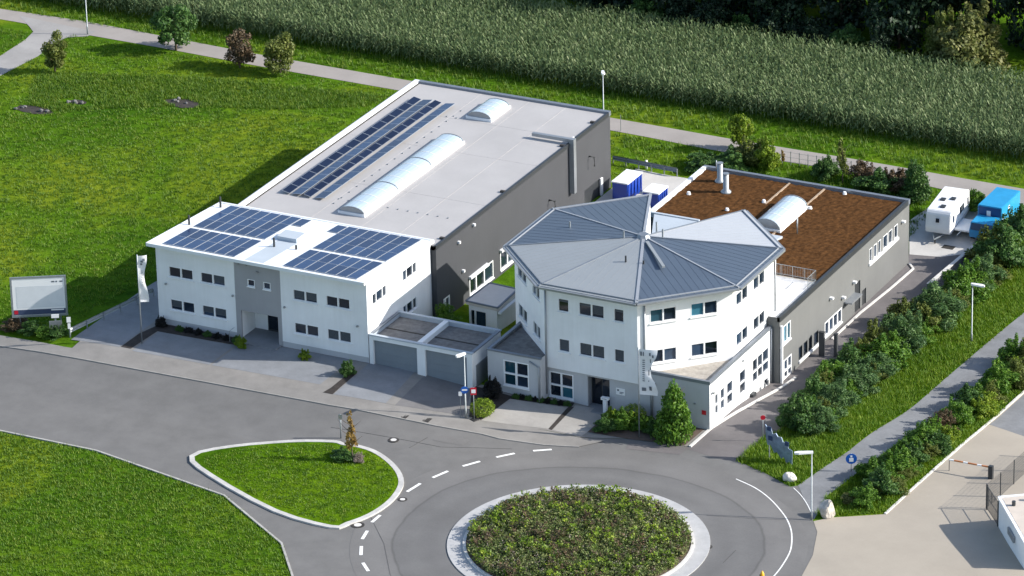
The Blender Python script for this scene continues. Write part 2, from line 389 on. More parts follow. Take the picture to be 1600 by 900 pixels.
kerb('kerb', XY([(-140, 514), (100, 557), (517, 634), (559, 641), (608, 651), (681, 666), (754, 679), (780, 686), (850, 696), (905, 699)]), .14, .085, plain('footway_kerb', (.26, .25, .235), .9, var=.15, scale=2))
sheet('annex_drive', XY([(1070, 701)]) + [(24.9, -17.2), (25.0, -5.4), (25.7, -5.4), (25.7, 20.6)] + XY([(1423, 380), (1522, 388), (1530, 402), (1470, 452), (1400, 490), (1340, 550), (1260, 640), (1205, 690), (1151, 722), (1118, 716)]), .026, ASPHD)
sheet('rear_yard', XY([(1421, 398), (1421, 345), (1450, 325), (1600, 335), (1620, 360), (1550, 402), (1520, 396), (1470, 402)]), .033, CONC)
sheet('delivery_yard', [(-2.0, 27.2), (-2.0, 6), (8.0, 6), (8.0, 27.6)], .03, CONC)
sheet('field_road', [(-110, 38.9), (-73, 38.7), (-63.8, 39.0), (-45, 37.9), (-28.6, 37.5), (-8.9, 36.6), (2.5, 36.3), (13.6, 36.3), (30, 36.0), (80, 35.4), (80, 32.6), (30, 33.3), (20, 33.8), (3.6, 33.5), (-7.4, 33.9), (-29, 35.0), (-43.7, 35.3), (-54, 35.8), (-62.5, 36.0), (-70, 36.3), (-110, 36.4)], .025, ROADL)
sheet('side_road', XY([(30, 25), (150, 50), (137, 57), (105, 59), (84, 68), (60, 88), (0, 119), (-60, 150), (-90, 135), (0, 88), (40, 62), (52, 50), (46, 42)]), .032, plain('side_road_asphalt', (.28, .27, .26), .93, var=.15, scale=.3, fine=7))
sheet('cycle_path', XY([(1247, 759), (1284, 733), (1325, 706), (1400, 654), (1470, 598), (1552, 528), (1600, 489), (1700, 405), (1745, 440), (1600, 549), (1543, 592), (1463, 650), (1400, 695), (1345, 735), (1292, 776), (1272, 812)]), .033, PATHG)
sheet('neighbour_forecourt', XY([(1271, 815), (1300, 809), (1383, 804), (1431, 760), (1491, 707), (1544, 662), (1600, 613), (1720, 510), (1900, 640), (1850, 1000), (1180, 1000), (1252, 902), (1270, 868), (1277, 832)]), .036, BEIGE)
sheet('neighbour_yard_grey', XY([(1546, 664), (1600, 617), (1720, 515), (1800, 575), (1660, 690), (1605, 684)]), .042, PATHG)  # grey sheet over the upper end of the forecourt
kerb('kerb', XY([(1383, 804), (1431, 760), (1491, 707), (1544, 662), (1600, 613), (1720, 510)]), .18, .10)
kerb('kerb', XY([(1078, 699), (1110, 671), (1166, 637), (1220, 607), (1243, 591)]), .22, .12)
kerb('kerb', XY([(1300, 531), (1344, 490), (1390, 453), (1427, 421), (1421, 413)]), .18, .12)
# paved plots in front of the buildings
sheet('forecourt_base', XY([(112, 545), (518, 619), (608, 633), (686, 647), (727, 653), (754, 660), (854, 673), (906, 684), (984, 686), (1078, 699)])+[(25.0, -16.8), (12, -16.9), (11.6, -18), (6.5, -18.1), (6.3, -19), (-21.3, -19.0), (-21.6, -6), (-26.2, -6)], .044, FOOT)
sheet('side_drive', [(-26.2, -24.6), (-21.9, -24.4), (-21.9, -6), (-26.0, -6)], .05, PAVEB)
sheet('plot_paving', [(-20.6, -24.6), (-13.8, -24.4), (-13.8, -20.5), (-20.6, -20.6)], .05, PAVEB)
sheet('plot_paving', [(-13.6, -24.4), (-4.2, -24.1), (-4.2, -19.1), (-13.6, -19.3)], .048, PAVEB)
sheet('plot_paving', XY([(521, 617), (556, 586), (577, 568), (648, 582), (603, 631)]), .052, PAVEB)
sheet('plot_paving', XY([(603, 631), (648, 582), (664, 587), (617, 634)]), .056, FOOT)
sheet('plot_paving', XY([(617, 634), (664, 587), (737, 600), (728, 651)]), .052, PAVED)
sheet('plot_paving', XY([(752, 658), (797, 624), (886, 638), (857, 671), (790, 663)]), .054, PAVEL)
sheet('plot_paving', XY([(863, 673), (899, 634), (953, 642), (937, 663), (908, 683)]), .058, PAVEL)
def bed(poly, mat): return sheet('planting_bed', poly, .064, mat)
bed([(-21.8, -21.6), (-21.2, -19.2), (-13.8, -19.2), (-13.8, -20.4), (-20.7, -20.6), (-20.9, -24.3), (-21.8, -24.3)], SOIL)
bed(XY([(517, 607), (548, 582), (558, 584), (520, 617), (505, 614)]), SOIL)
bed(XY([(738, 603), (800, 620), (797, 624), (752, 657), (733, 652)]), SOIL)
bed(XY([(800, 618), (898, 631), (893, 637), (797, 624)]), SOIL)
bed(XY([(857, 671), (888, 637), (897, 637), (862, 673)]), SOIL)
bed(XY([(918, 676), (953, 644), (1000, 655), (1085, 664), (1105, 668), (1070, 697), (984, 687)]), MULCH)

# splitter island and roundabout island
isl = [(519, 692), (536, 696), (557, 699), (583, 707), (605, 721), (621, 738), (627, 755), (621, 771), (605, 789), (577, 807), (543, 820), (517, 825), (430, 800), (330, 745), (300, 715), (360, 700), (450, 692)]
def smooth_loop(P, k=4):
    Q = []; n = len(P)
    for i in range(n):
        p0, p1, p2, p3 = (Vector(P[(i+j-1) % n]) for j in range(4))
        for q in range(k):
            t = q/k; v = .5*((2*p1)+(p2-p0)*t+(2*p0-5*p1+4*p2-p3)*t*t+(3*p1-p0-3*p2+p3)*t**3); Q.append((v.x, v.y))
    return Q
ISL = smooth_loop(XY(isl), 3)
sheet('splitter_island', ISL, .13, VERGE); kerb('kerb', ISL, .40, .15, plain('island_kerb_stone', (.46, .45, .43), .85, var=.18, scale=1.2, fine=8), closed=True, sub=5)
APR = plain('apron_concrete', (.40, .40, .40), .9, var=.12, scale=.8, fine=8)
def disc(name, r0, r1, z0, z1, mat, n=96):
    mb = MB()
    for i in range(n):
        a, b = 2*math.pi*i/n, 2*math.pi*(i+1)/n
        f = lambda r, t, z: (RCX+r*math.cos(t), RCY+r*math.sin(t), z)
        mb.add([f(r0, a, z1), f(r1, a, z1), f(r1, b, z1), f(r0, b, z1), f(r1, a, z0), f(r1, b, z0), f(r0, a, z0), f(r0, b, z0)], [(0, 1, 2, 3), (1, 4, 5, 2), (0, 3, 7, 6)])
    return tag(mb.build(name, mat), kind='structure')
disc('roundabout_apron', 8.25, 9.4, -.05, .09, APR)
disc('island_kerb', 8.05, 8.27, -.05, .19, KERB)
mb = MB(); n = 64; rg = 9
mb.v = [(RCX, RCY, .54)]
for k in range(1, rg+1):
    r = 8.1*k/rg; z = .14+.40*(1-(k/rg)**2)
    mb.v += [(RCX+r*math.cos(2*math.pi*i/n), RCY+r*math.sin(2*math.pi*i/n), z) for i in range(n)]
mb.f = [(0, 1+i, 1+(i+1) % n) for i in range(n)] + [(1+(k-1)*n+i, 1+k*n+i, 1+k*n+(i+1) % n, 1+(k-1)*n+(i+1) % n) for k in range(1, rg) for i in range(n)]
tag(mb.build('island_soil', MULCH, smooth=True), kind='structure')

# repairs in the asphalt
sheet('asphalt_patch', XY([(986, 688), (1076, 700), (1062, 711), (978, 702)]), .034, ASPHD)
sheet('asphalt_patch', XY([(690, 680), (735, 688), (722, 697), (676, 688)]), .034, ROUND)
TAR = plain('tar_seam', (.085, .082, .08), .8, var=.15)
for pl0 in ([(517, 668), (600, 682), (690, 699), (800, 702)], [(640, 700), (668, 684)], [(1104, 806), (1180, 811), (1236, 813)], [(720, 880), (800, 896)], [(560, 770), (600, 850), (610, 900)], [(1130, 880), (1150, 860)], [(1290, 770), (1330, 745)]):
    kerb('tar_seam', XY(pl0), .05, .036, TAR)
# painted markings
def dash(a, b, wd=.22):
    A, B = G(*a), G(*b); d = (B-A); sd = Vector((-d.y, d.x, 0)).normalized()*wd/2; z = Vector((0, 0, .04))
    return tag(MB().quad(A-sd+z, B-sd+z, B+sd+z, A+sd+z).build('road_marking', PAINT), kind='structure')
for a, b in [((833, 705), (862, 703)), ((775.5, 715), (804, 709)), ((723, 729), (750, 721.5)), ((676, 747), (700, 736.7)), ((636, 769), (657, 756)), ((581, 816.7), (594, 805.5)), ((566, 843), (574, 830)), ((564, 868), (564.7, 854)), ((575.5, 893), (567, 880))]:
    dash(a, b, .24)
def ringline(pts, wd):
    mb = MB(); P = [G(*p) for p in pts]; Q = []
    for i in range(len(P)-1):
        for k in range(4):
            t = k/4; p0, p1, p2, p3 = P[max(i-1, 0)], P[i], P[i+1], P[min(i+2, len(P)-1)]
            Q.append(.5*((2*p1)+(p2-p0)*t+(2*p0-5*p1+4*p2-p3)*t*t+(3*p1-p0-3*p2+p3)*t**3))
    Q.append(P[-1])
    for i in range(len(Q)-1):
        d = Q[i+1]-Q[i]; sd = Vector((-d.y, d.x, 0)).normalized()*wd/2; z = Vector((0, 0, .04))
        mb.quad(Q[i]-sd+z, Q[i+1]-sd+z, Q[i+1]+sd+z, Q[i]+sd+z)
    return tag(mb.build('road_marking', PAINT), kind='structure')
ringline([(1150, 749), (1180, 763), (1203, 780), (1222, 801), (1232, 817), (1237, 835), (1235.5, 859), (1225, 880), (1210, 900), (1180, 930)], .10)
ringline([(1240, 763), (1252, 775), (1262, 790), (1268, 803)], .07)

# ------------------------------------------------------------------ walls and windows
class Face:
    """a vertical wall face from p0 to p1; the outside is on the right hand"""
    def __init__(s, p0, p1):
        s.p0 = Vector(p0); s.d = (Vector(p1)-s.p0); s.L = s.d.length; s.d.normalize(); s.n = Vector((s.d.y, -s.d.x))
    def P(s, u, z, out=0.0):
        q = s.p0 + s.d*u + s.n*out; return Vector((q.x, q.y, z))
    def box(s, mb, u0, u1, z0, z1, o0, o1):
        return mb.obox(s.P(u0, z0, o0), s.P(u1, z0, o0)-s.P(u0, z0, o0), s.P(u0, z0, o1)-s.P(u0, z0, o0), (0, 0, z1-z0))
def wall(mb, F, zb, zt0, zt1, holes, depth=.16):
    us = sorted({0.0, F.L} | {h[0] for h in holes} | {h[1] for h in holes})
    zs = sorted({zb} | {h[2] for h in holes} | {h[3] for h in holes})
    zt = lambda u: zt0 + (zt1-zt0)*u/F.L
    for i in range(len(us)-1):
        a, b = us[i], us[i+1]; m = (a+b)/2
        for j in range(len(zs)):
            lo = zs[j]
            if j < len(zs)-1:
                hi = zs[j+1]; c = (lo+hi)/2
                if any(h[0] < m < h[1] and h[2] < c < h[3] for h in holes): continue
                mb.quad(F.P(a, lo), F.P(b, lo), F.P(b, hi), F.P(a, hi))
            else: mb.quad(F.P(a, lo), F.P(b, lo), F.P(b, zt(b)), F.P(a, zt(a)))
    for h in holes:
        a, b, lo, hi = h[:4]
        for q in ((F.P(a, lo), F.P(b, lo)), (F.P(b, lo), F.P(b, hi)), (F.P(b, hi), F.P(a, hi)), (F.P(a, hi), F.P(a, lo))):
            n3 = Vector((F.n.x, F.n.y, 0))*depth
            mb.quad(q[0], q[1], q[1]-n3, q[0]-n3)
rng = random.Random(4)
def window(root, F, u0, u1, z0, z1, cols=(), rows=(), sill=True, gl=None, blind=None, fr=FRAME, fw=.06):
    """frame with mullions, one object per pane, a sill and sometimes a lowered blind"""
    cu = [u0] + [u0+(u1-u0)*c for c in cols] + [u1]; cz = [z0] + [z0+(z1-z0)*c for c in rows] + [z1]
    mb = MB(); o0, o1 = -.13, .012
    F.box(mb, u0, u0+fw, z0, z1, o0, o1); F.box(mb, u1-fw, u1, z0, z1, o0, o1)
    F.box(mb, u0+fw, u1-fw, z0, z0+fw, o0, o1); F.box(mb, u0+fw, u1-fw, z1-fw, z1, o0, o1)
    for c in cu[1:-1]: F.box(mb, c-fw*.8, c+fw*.8, z0+fw, z1-fw, o0, o1)
    for c in cz[1:-1]:
        for i in range(len(cu)-1):
            a = cu[i]+(fw if i == 0 else fw*.8); b = cu[i+1]-(fw if i == len(cu)-2 else fw*.8)
            F.box(mb, a, b, c-fw*.7, c+fw*.7, o0, o1-.003)
    w = mb.build('window', fr, root)
    k = 0
    for i in range(len(cu)-1):
        for j in range(len(cz)-1):
            g = gl[k % len(gl)] if isinstance(gl, (list, tuple)) else (gl or GLASS); k += 1
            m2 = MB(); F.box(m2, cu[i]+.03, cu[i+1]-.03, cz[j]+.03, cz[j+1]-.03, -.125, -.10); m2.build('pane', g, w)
    if blind:
        for i in range(len(cu)-1):
            fr_ = blind[i % len(blind)]
            if fr_ > 0:
                m2 = MB(); a, b = cu[i]+fw*.85, cu[i+1]-fw*.85; top = z1-fw; bot = top-(z1-z0-2*fw)*fr_; ns = max(2, int((top-bot)/.09))
                for q in range(ns):
                    zz = top-(q+1)*(top-bot)/ns
                    m2.add([F.P(a, zz, -.092), F.P(b, zz, -.092), F.P(b, zz+(top-bot)/ns*.95, -.068), F.P(a, zz+(top-bot)/ns*.95, -.068)], [(0, 1, 2, 3)])
                m2.build('blind', BLIND, w)
    if sill:
        m2 = MB(); F.box(m2, u0-.05, u1+.05, z0-.09, z0-.003, -.12, .09); m2.build('sill', fr, w)
    return w
def pipe(root, pts, r, mat, name='downpipe', n=8): return MB().tube(pts, r, n).build(name, mat, root, smooth=True)
def barrel(root, x0, x1, y0, y1, z, rise, nrib, name, label=None):
    """barrel vault skylight: curb, curved panels between ribs, end walls"""
    cx, hw = (x0+x1)/2, (x1-x0)/2; sk_ = MB(); sk_.box(x0-.12, x1+.12, y0-.12, y1+.12, z, z+.22)
    cb = sk_.build(name, FRAME, root)
    prof = [(cx+hw*math.cos(math.pi-math.pi*i/10), z+.22+rise*math.sin(math.pi*i/10)) for i in range(11)]
    n = nrib
    for k in range(n):
        a, b = y0+(y1-y0)*k/n, y0+(y1-y0)*(k+1)/n; m = MB()
        for i in range(10):
            m.quad((prof[i][0], a+.03, prof[i][1]), (prof[i+1][0], a+.03, prof[i+1][1]), (prof[i+1][0], b-.03, prof[i+1][1]), (prof[i][0], b-.03, prof[i][1]))
        m.build('skylight_panel', SKYL, cb, smooth=True)
    for k in range(n+1):
        y = y0+(y1-y0)*k/n; big = k % 4 == 0; m = MB(); hw_ = .045 if big else .03; e = .04 if big else .012
        for i in range(10):
            (xa, za), (xb, zb) = prof[i], prof[i+1]
            fa, fb = 1+e/hw, 1+e/hw
            pa = (cx+(xa-cx)*fa, z+.22+(za-z-.22)*(1+e/rise)); pb = (cx+(xb-cx)*fb, z+.22+(zb-z-.22)*(1+e/rise))
            m.quad((pa[0], y-hw_, pa[1]), (pb[0], y-hw_, pb[1]), (pb[0], y+hw_, pb[1]), (pa[0], y+hw_, pa[1]))
        m.build('rib', GREYM if big else FRAME, cb)
    for y, s in ((y0, -1), (y1, 1)):
        m = MB(); m.add([(p[0], y+s*.02, p[1]) for p in prof], [tuple(range(11))]); m.build('end_wall', GREYM, cb)
    return cb

# ------------------------------------------------------------------ office building (two storeys, solar roof)
AX0, AX1, AY0, AY1 = -21.4, -2.65, -19.1, -8.6
aroof = lambda y: 7.8 - .0783*(y+19.7)
A = thing('office_building', 'white two storey office block with solar panels on its sloping white roof', 'building', (-12, -14, .8))
FA = Face((AX0, AY0), (AX1, AY0)); FAR = Face((AX1, AY0), (AX1, AY1)); FAB = Face((AX1, AY1), (AX0, AY1)); FAL = Face((AX0, AY1), (AX0, AY0))
ZU = (5.02, 5.95); ZL = (2.20, 3.15)
prs = [(1.1, 3.33), (3.98, 6.22), (12.24, 14.42), (15.15, 17.28)]
hol = [(a, b, *ZU) for a, b in prs] + [(a, b, *ZL) for a, b in prs] + [(8.22, 8.86, 5.48, 6.06), (9.62, 10.27, 5.48, 6.06), (7.5, 10.8, .72, 3.28)]
# front wall: two white bays either side of a grey middle bay
def subwall(F, ua, ub, zb, zt, holes, name, mat, root, depth=.16):
    f2 = Face(F.P(ua, 0).xy, F.P(ub, 0).xy); m = MB()
    wall(m, f2, zb, zt, zt, [(h[0]-ua, h[1]-ua, h[2], h[3]) for h in holes if ua <= h[0] and h[1] <= ub], depth); return m.build(name, mat, root)
subwall(FA, 0, 7.05, 1.3, 7.62, hol, 'front_wall', WHITE, A)
subwall(FA, 11.15, FA.L, 1.3, 7.62, hol, 'front_wall', WHITE, A)
mid = [h for h in hol if h[0] > 7.1 and h[1] < 11.1]
subwall(FA, 7.05, 11.15, -.3, 7.62, mid, 'middle_wall', GREYP, A)
for ua, ub in ((0, 7.05), (11.15, FA.L)):
    m = MB(); m.quad(FA.P(ua, -.3, -.02), FA.P(ub, -.3, -.02), FA.P(ub, 1.3, -.02), FA.P(ua, 1.3, -.02)); m.build('plinth', BASEG, A)
rh = [(.85, 3.1, 5.3, 6.25), (5.8, 8.05, 5.3, 6.25), (.85, 3.1, 2.35, 3.3), (5.7, 7.95, 2.35, 3.3)]
m = MB(); wall(m, FAR, -.3, aroof(AY0)-.15, aroof(AY1)-.15, rh); m.build('side_wall', WHITE, A)
m = MB(); wall(m, FAB, -.3, aroof(AY1)-.15, aroof(AY1)-.15, []); wall(m, FAL, -.3, aroof(AY1)-.15, aroof(AY0)-.15, []); m.build('rear_walls', WHITE, A)
bl = {0: (0, .05), 1: (.1, .85), 4: (.75, .1), 5: (.7, .75), 6: (.2, .0), 7: (1, 1), 2: (.9, .85), 3: (.0, .1)}
for i, (a, b) in enumerate(prs):
    window(A, FA, a, b, *ZU, cols=(.5,), blind=bl.get(i), fw=.075); window(A, FA, a, b, *ZL, cols=(.5,), blind=bl.get(4+i), fw=.075)
for h in mid[:2]: window(A, FA, *h, fw=.05)
for h in rh: window(A, FAR, *h, cols=(.28, .72), blind=(0, 0, .9), fw=.06)
# entrance recess with door, side window and floor
m = MB(); D = 2.1
m.quad(FA.P(7.5, .72, -.16), FA.P(7.5, 3.28, -.16), FA.P(7.5, 3.28, -D), FA.P(7.5, .72, -D))
m.quad(FA.P(10.8, .72, -.16), FA.P(10.8, 3.28, -.16), FA.P(10.8, 3.28, -D), FA.P(10.8, .72, -D))
m.quad(FA.P(7.5, 3.28, -.16), FA.P(10.8, 3.28, -.16), FA.P(10.8, 3.28, -D), FA.P(7.5, 3.28, -D))
m.quad(FA.P(7.5, .72, -D), FA.P(10.8, .72, -D), FA.P(10.8, 3.28, -D), FA.P(7.5, 3.28, -D)); m.build('entrance_recess', WHITE, A)
m = MB(); FA.box(m, 7.3, 11.0, .55, .94, -D, .9); FA.box(m, 7.3, 11.0, .5, .8, .9, 1.25); m.build('entrance_step', PAVEB, A)
dr = MB(); FA.box(dr, 8.7, 10.7, .96, 3.1, -D+.01, -D+.08); dr = dr.build('entrance_door', DARKM, A)
for a, b in ((8.78, 9.66), (9.74, 10.62)):
    m = MB(); FA.box(m, a, b, 1.1, 3.0, -D+.085, -D+.1); m.build('pane', GLASS, dr)
m = MB(); f2 = Face(FA.P(7.5, 0, -2.05).xy, FA.P(7.5, 0, -.2).xy); m = MB(); f2.box(m, .6, 1.75, 2.3, 3.1, .004, .03); m = m.build('recess_window', FRAME, A)
for a, b in ((.66, 1.12), (1.2, 1.69)):
    k = MB(); f2.box(k, a, b, 2.36, 3.04, .032, .04); k.build('pane', GLASS, m)
m = MB(); m.tube([FA.P(6.9, .8, .9), FA.P(6.9, 1.75, .9), FA.P(6.9, 1.75, .15)], .025, 6); m.build('handrail', GALV, A)
for u, z in ((.75, 4.3), (6.8, 4.35), (11.4, 4.2), (17.8, 3.75), (9.1, 6.75), (7.4, 7.2), (8.1, 7.2)):
    m = MB(); FA.box(m, u, u+.13, z, z+.13, 0, .16); m.build('wall_lamp', GREYM, A)
# roof: sloping slab, darker gutter panel in the middle, fascia, solar panels
rx0, rx1, ry0, ry1 = -21.85, -2.55, -19.7, -8.2
m = MB(); m.prism([(rx0, ry0), (rx1, ry0), (rx1, ry1), (rx0, ry1)], lambda p: aroof(p[1])-.17, lambda p: aroof(p[1])); roofA = m.build('roof', MEMBW, A)
m = MB()
for (a, b) in (((rx0, ry0), (rx1, ry0)), ((rx1, ry0), (rx1, ry1)), ((rx1, ry1), (rx0, ry1)), ((rx0, ry1), (rx0, ry0))):
    d = Vector((b[0]-a[0], b[1]-a[1])).normalized(); o = Vector((d.y, -d.x))*.04
    A0, B0 = Vector(a), Vector(b); za, zb = aroof(a[1]), aroof(b[1])
    m.add([(A0.x+o.x, A0.y+o.y, za-.22), (B0.x+o.x, B0.y+o.y, zb-.22), (B0.x+o.x, B0.y+o.y, zb+.05), (A0.x+o.x, A0.y+o.y, za+.05),
           (A0.x-o.x*4, A0.y-o.y*4, za-.22), (B0.x-o.x*4, B0.y-o.y*4, zb-.22), (B0.x-o.x*4, B0.y-o.y*4, zb+.05), (A0.x-o.x*4, A0.y-o.y*4, za+.05)],
          [(0, 1, 2, 3), (3, 2, 6, 7), (4, 7, 6, 5), (0, 4, 5, 1)])
m.build('fascia', MEMBW, roofA)
m = MB(); zz = lambda p: aroof(p[1])+.012
m.prism([(-13.2, -19.5), (-11.5, -19.5), (-11.5, -13.4), (-13.2, -13.4)], lambda p: aroof(p[1])-.02, zz); m.build('gutter_panel', MEMBG, roofA)
m = MB(); m.prism([(-13.35, -14.0), (-11.6, -14.0), (-11.6, -12.6), (-13.35, -12.6)], lambda p: aroof(p[1]), lambda p: aroof(-13.3)+.38); m.build('roof_hatch', MEMBG, roofA)
for x, y, h in ((-12.7, -15.6, .75), (-10.9, -15.3, .35), (-21.2, -14.2, .8), (-21.2, -9.3, .9)):
    m = MB(); m.tube([(x, y, aroof(y)), (x, y, aroof(y)+h)], .09, 8); m.build('vent_pipe', DARKM, roofA)
pvm = {}
def pv_panel(x0, y0, w_, d_, zf, parent, tilt=0.0, mat=PV, fmat=None, q=.017):
    fmat = fmat or (PVF if mat is PV else PVFD)
    """one module: frame and cell area share meshes between panels"""
    key = (round(w_, 3), round(d_, 3), mat.name)
    if key not in pvm:
        a = MB().box(0, w_, 0, d_, -.03, .012)
        a.f.pop(1); a.add([(0, 0, .012), (w_, 0, .012), (w_, d_, .012), (0, d_, .012), (q, q, .012), (w_-q, q, .012), (w_-q, d_-q, .012), (q, d_-q, .012)], [(0, 1, 5, 4), (1, 2, 6, 5), (2, 3, 7, 6), (3, 0, 4, 7), (4, 5, 6, 7)])
        me = bpy.data.meshes.new('solar_panel'); me.from_pydata(a.v, [], a.f); me.update(); me.materials.append(fmat); me.materials.append(mat)
        me.polygons[len(a.f)-1].material_index = 1; pvm[key] = me
    cm = pvm[key]
    p = link('solar_panel', cm, parent); o = ORG[parent]
    ex = Vector((math.cos(tilt), 0, math.sin(tilt))); ey = Vector((0, 1, zf(y0+1)-zf(y0))).normalized(); ez = ex.cross(ey)
    p.matrix_local = Matrix(((ex.x, ey.x, ez.x, x0-o.x), (ex.y, ey.y, ez.y, y0-o.y), (ex.z, ey.z, ez.z, zf(y0)-o.z), (0, 0, 0, 1)))
    return p
zf = lambda y: aroof(y)+.06
for x0, ncol in ((-20.62, 7), (-9.85, 7)):
    for c in range(ncol):
        for r_ in range(2):
            pv_panel(x0+c*.932, -19.22+r_*2.13, .872, 2.115, zf, roofA)
        for r_ in range(3):
            pv_panel(x0+c*.932, -14.45+r_*1.93, .872, 1.915, zf, roofA)
pv_panel(-14.05, -10.45, .86, 1.7, zf, roofA); pv_panel(-10.80, -10.45, .86, 1.7, zf, roofA)

# ------------------------------------------------------------------ hall
BX0, BX1, BY0, BY1, BZ = -20.57, -2.2, -8.55, 22.8, 6.6
B = thing('production_hall', 'long grey hall with flat pale roof, solar rows and barrel skylights', 'building', (-11, 7, 0))
FBR = Face((BX1, BY0), (BX1, BY1)); FBB = Face((BX1, BY1), (BX0, BY1)); FBL = Face((BX0, BY1), (BX0, BY0)); FBF = Face((BX0, BY0), (BX1, BY0))
bh = [(5.45, 9.6, .15, 1.65), (10.85, 13.4, .2, 1.85), (1.0, 2.05, -.2, 1.65), (26.3, 29.2, -1.0, 1.35)]
m = MB(); wall(m, FBR, -1.2, BZ, BZ, bh); m.build('side_wall', HALLG, B)
m = MB(); wall(m, FBB, -1.2, BZ, BZ, []); wall(m, FBL, -1.2, BZ, BZ, []); wall(m, FBF, -1.2, BZ, BZ, []); m.build('rear_walls', HALLG, B)
window(B, FBR, *bh[0], cols=(.28, .62), gl=GLASS, fw=.1); window(B, FBR, *bh[1], cols=(.5,), fw=.1); window(B, FBR, *bh[2], cols=(.3,), fw=.12)
for h in bh[:2]:
    m = MB(); FBR.box(m, h[0]-.1, h[1]-1.1, h[3]+.002, h[3]+.2, .0, .25); m.build('window_hood', FRAME, B)
m = MB(); FBR.box(m, 26.35, 29.15, -1.0, 1.3, -.14, -.08); dd = m.build('roller_door', DARKM, B)
m = MB(); FBR.box(m, 29.22, 29.6, -1.0, 1.35, .0, .12); m.build('door_jamb', FRAME, B)
m = MB(); m.prism([(BX0+.35, BY0), (BX1-.1, BY0), (BX1-.1, BY1-.3), (BX0+.35, BY1-.3)], 6.2, 6.5); roofB = m.build('roof', MEMBR, B)
m = MB(); m.box(BX0-.05, BX0+.42, BY0, BY1+.05, 6.3, 6.66); m.build('parapet_cap', MEMBW, B)
m = MB(); m.box(BX0-.1, BX0-.05, BY0, BY1+.05, 6.2, 6.68); m.build('parapet_edge', CAPM, B)
m = MB(); m.box(BX0+.42, BX1+.06, BY1-.32, BY1+.06, 6.3, 6.68); m.build('parapet_cap', CAPM, B)
m = MB(); m.box(BX1-.12, BX1+.07, BY0, BY1-.33, 6.3, 6.63); m.build('parapet_cap', DARKM, B)
m = MB(); m.box(BX0+.42, BX0+.56, BY0+.2, BY1-.4, 6.5, 6.53); m.build('gutter', IRON, roofB)
# membrane joints
m = MB()
for x in (-14.1, -9.55, -6.1): m.box(x-.02, x+.02, BY0+.1, BY1-.4, 6.5, 6.512)
for y in (0.6, 9.8, 16.4): m.box(BX0+.5, BX1-.2, y-.015, y+.015, 6.5, 6.509)
m.build('membrane_seam', plain('seam_grey', (.40, .385, .375), .8, var=.1), roofB)
m = MB()
for y, xa, xb in ((-8.0, -19.5, -2.8), (-3.0, -14, -2.6), (16.5, -14.4, -10)):
    k = int((xb-xa)/.9)
    for i in range(k):
        if not (-12.8 < xa+i*.9 < -10 and y > -6): m.box(xa+i*.9, xa+i*.9+.12, y, y+.12, 6.5, 6.56)
for i in range(18): m.box(-13.9, -13.78, -4+i*1.3, -3.88+i*1.3, 6.5, 6.56)
tag(m.build('roof_fixings', GREYM, roofB), kind='stuff')
zf0 = lambda y: 6.78
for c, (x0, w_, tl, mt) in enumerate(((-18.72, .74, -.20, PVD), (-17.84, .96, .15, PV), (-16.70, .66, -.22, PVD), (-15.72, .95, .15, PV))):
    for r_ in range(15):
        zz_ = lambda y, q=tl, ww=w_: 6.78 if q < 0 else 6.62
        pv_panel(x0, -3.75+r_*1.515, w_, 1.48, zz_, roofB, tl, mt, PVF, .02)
barrel(roofB, -12.5, -10.3, -5.4, 11.7, 6.5, .46, 12, 'barrel_skylight'); barrel(roofB, -12.6, -10.45, 17.0, 20.4, 6.5, .46, 4, 'barrel_skylight')
# exhaust duct over the roof edge and down the wall
m = MB(); m.box(-5.6, BX1+.02, 15.0, 15.35, 6.72, 7.0); m.box(BX1+.03, BX1+.48, 14.95, 15.4, 2.2, 7.0); m.build('exhaust_duct', GREYM, B)
m = MB(); m.box(BX1+.03, BX1+.14, 15.42, 15.8, 2.2, 6.98); m.build('duct_casing', BASEG, B)
pipe(B, [(BX1+.02, 18.7, 4.1), (BX1+.5, 18.7, 4.1), (BX1+.5, 18.7, 3.3)], .07, DARKM, 'vent_pipe')
pipe(B, [(BX1+.02, 11.2, 3.0), (BX1+.55, 11.2, 3.0), (BX1+.55, 11.2, 2.4)], .09, DARKM, 'vent_pipe')
for u, z in ((4.2, 2.7), (3.6, 5.4), (6.2, 5.9)):
    m = MB(); FBR.box(m, u, u+.2, z, z+.2, 0, .22); m.build('wall_lamp', FRAME, B)
for y in (-7.0, 3.5, 14.3, 20.0):
    m = MB(); m.box(BX1-.5, BX1-.1, y, y+.25, 6.5, 6.66); m.build('roof_drain', IRON, roofB)

# ------------------------------------------------------------------ double garage
g0 = thing('double_garage', 'low double garage with grey doors and sunken gravel roof', 'garage', (2, -17, .6))
GX0, GX1, GY0, GY1, GZ = -2.55, 6.35, -19.15, -14.3, 3.3
FG = Face((GX0, GY0), (GX1, GY0)); FGR = Face((GX1, GY0), (GX1, GY1))
gh = [(.35, 4.15, -.3, 2.9), (4.85, 8.45, -.3, 2.9)]
m = MB(); wall(m, FG, -.4, GZ, GZ, gh, .25); m.build('front_wall', WHITE, g0)
m = MB(); wall(m, FGR, -.4, GZ, GZ, []); wall(m, Face((GX1, GY1), (GX0, GY1)), -.4, GZ, GZ, []); m.build('side_walls', WHITE, g0)
DOORM = plain('garage_door_grey', (.20, .23, .26), .5, var=.05)
for h in gh:
    m = MB()
    for k in range(5):
        z0 = .1+k*.56; FG.box(m, h[0]+.02, h[1]-.02, z0, z0+.55, -.24, -.19)
    m.build('garage_door', DOORM, g0)
m = MB(); m.box(GX0+.2, GX1-.2, GY0+.2, GY1-.2, 2.8, 2.95); m.build('roof', GRAVEL, g0)
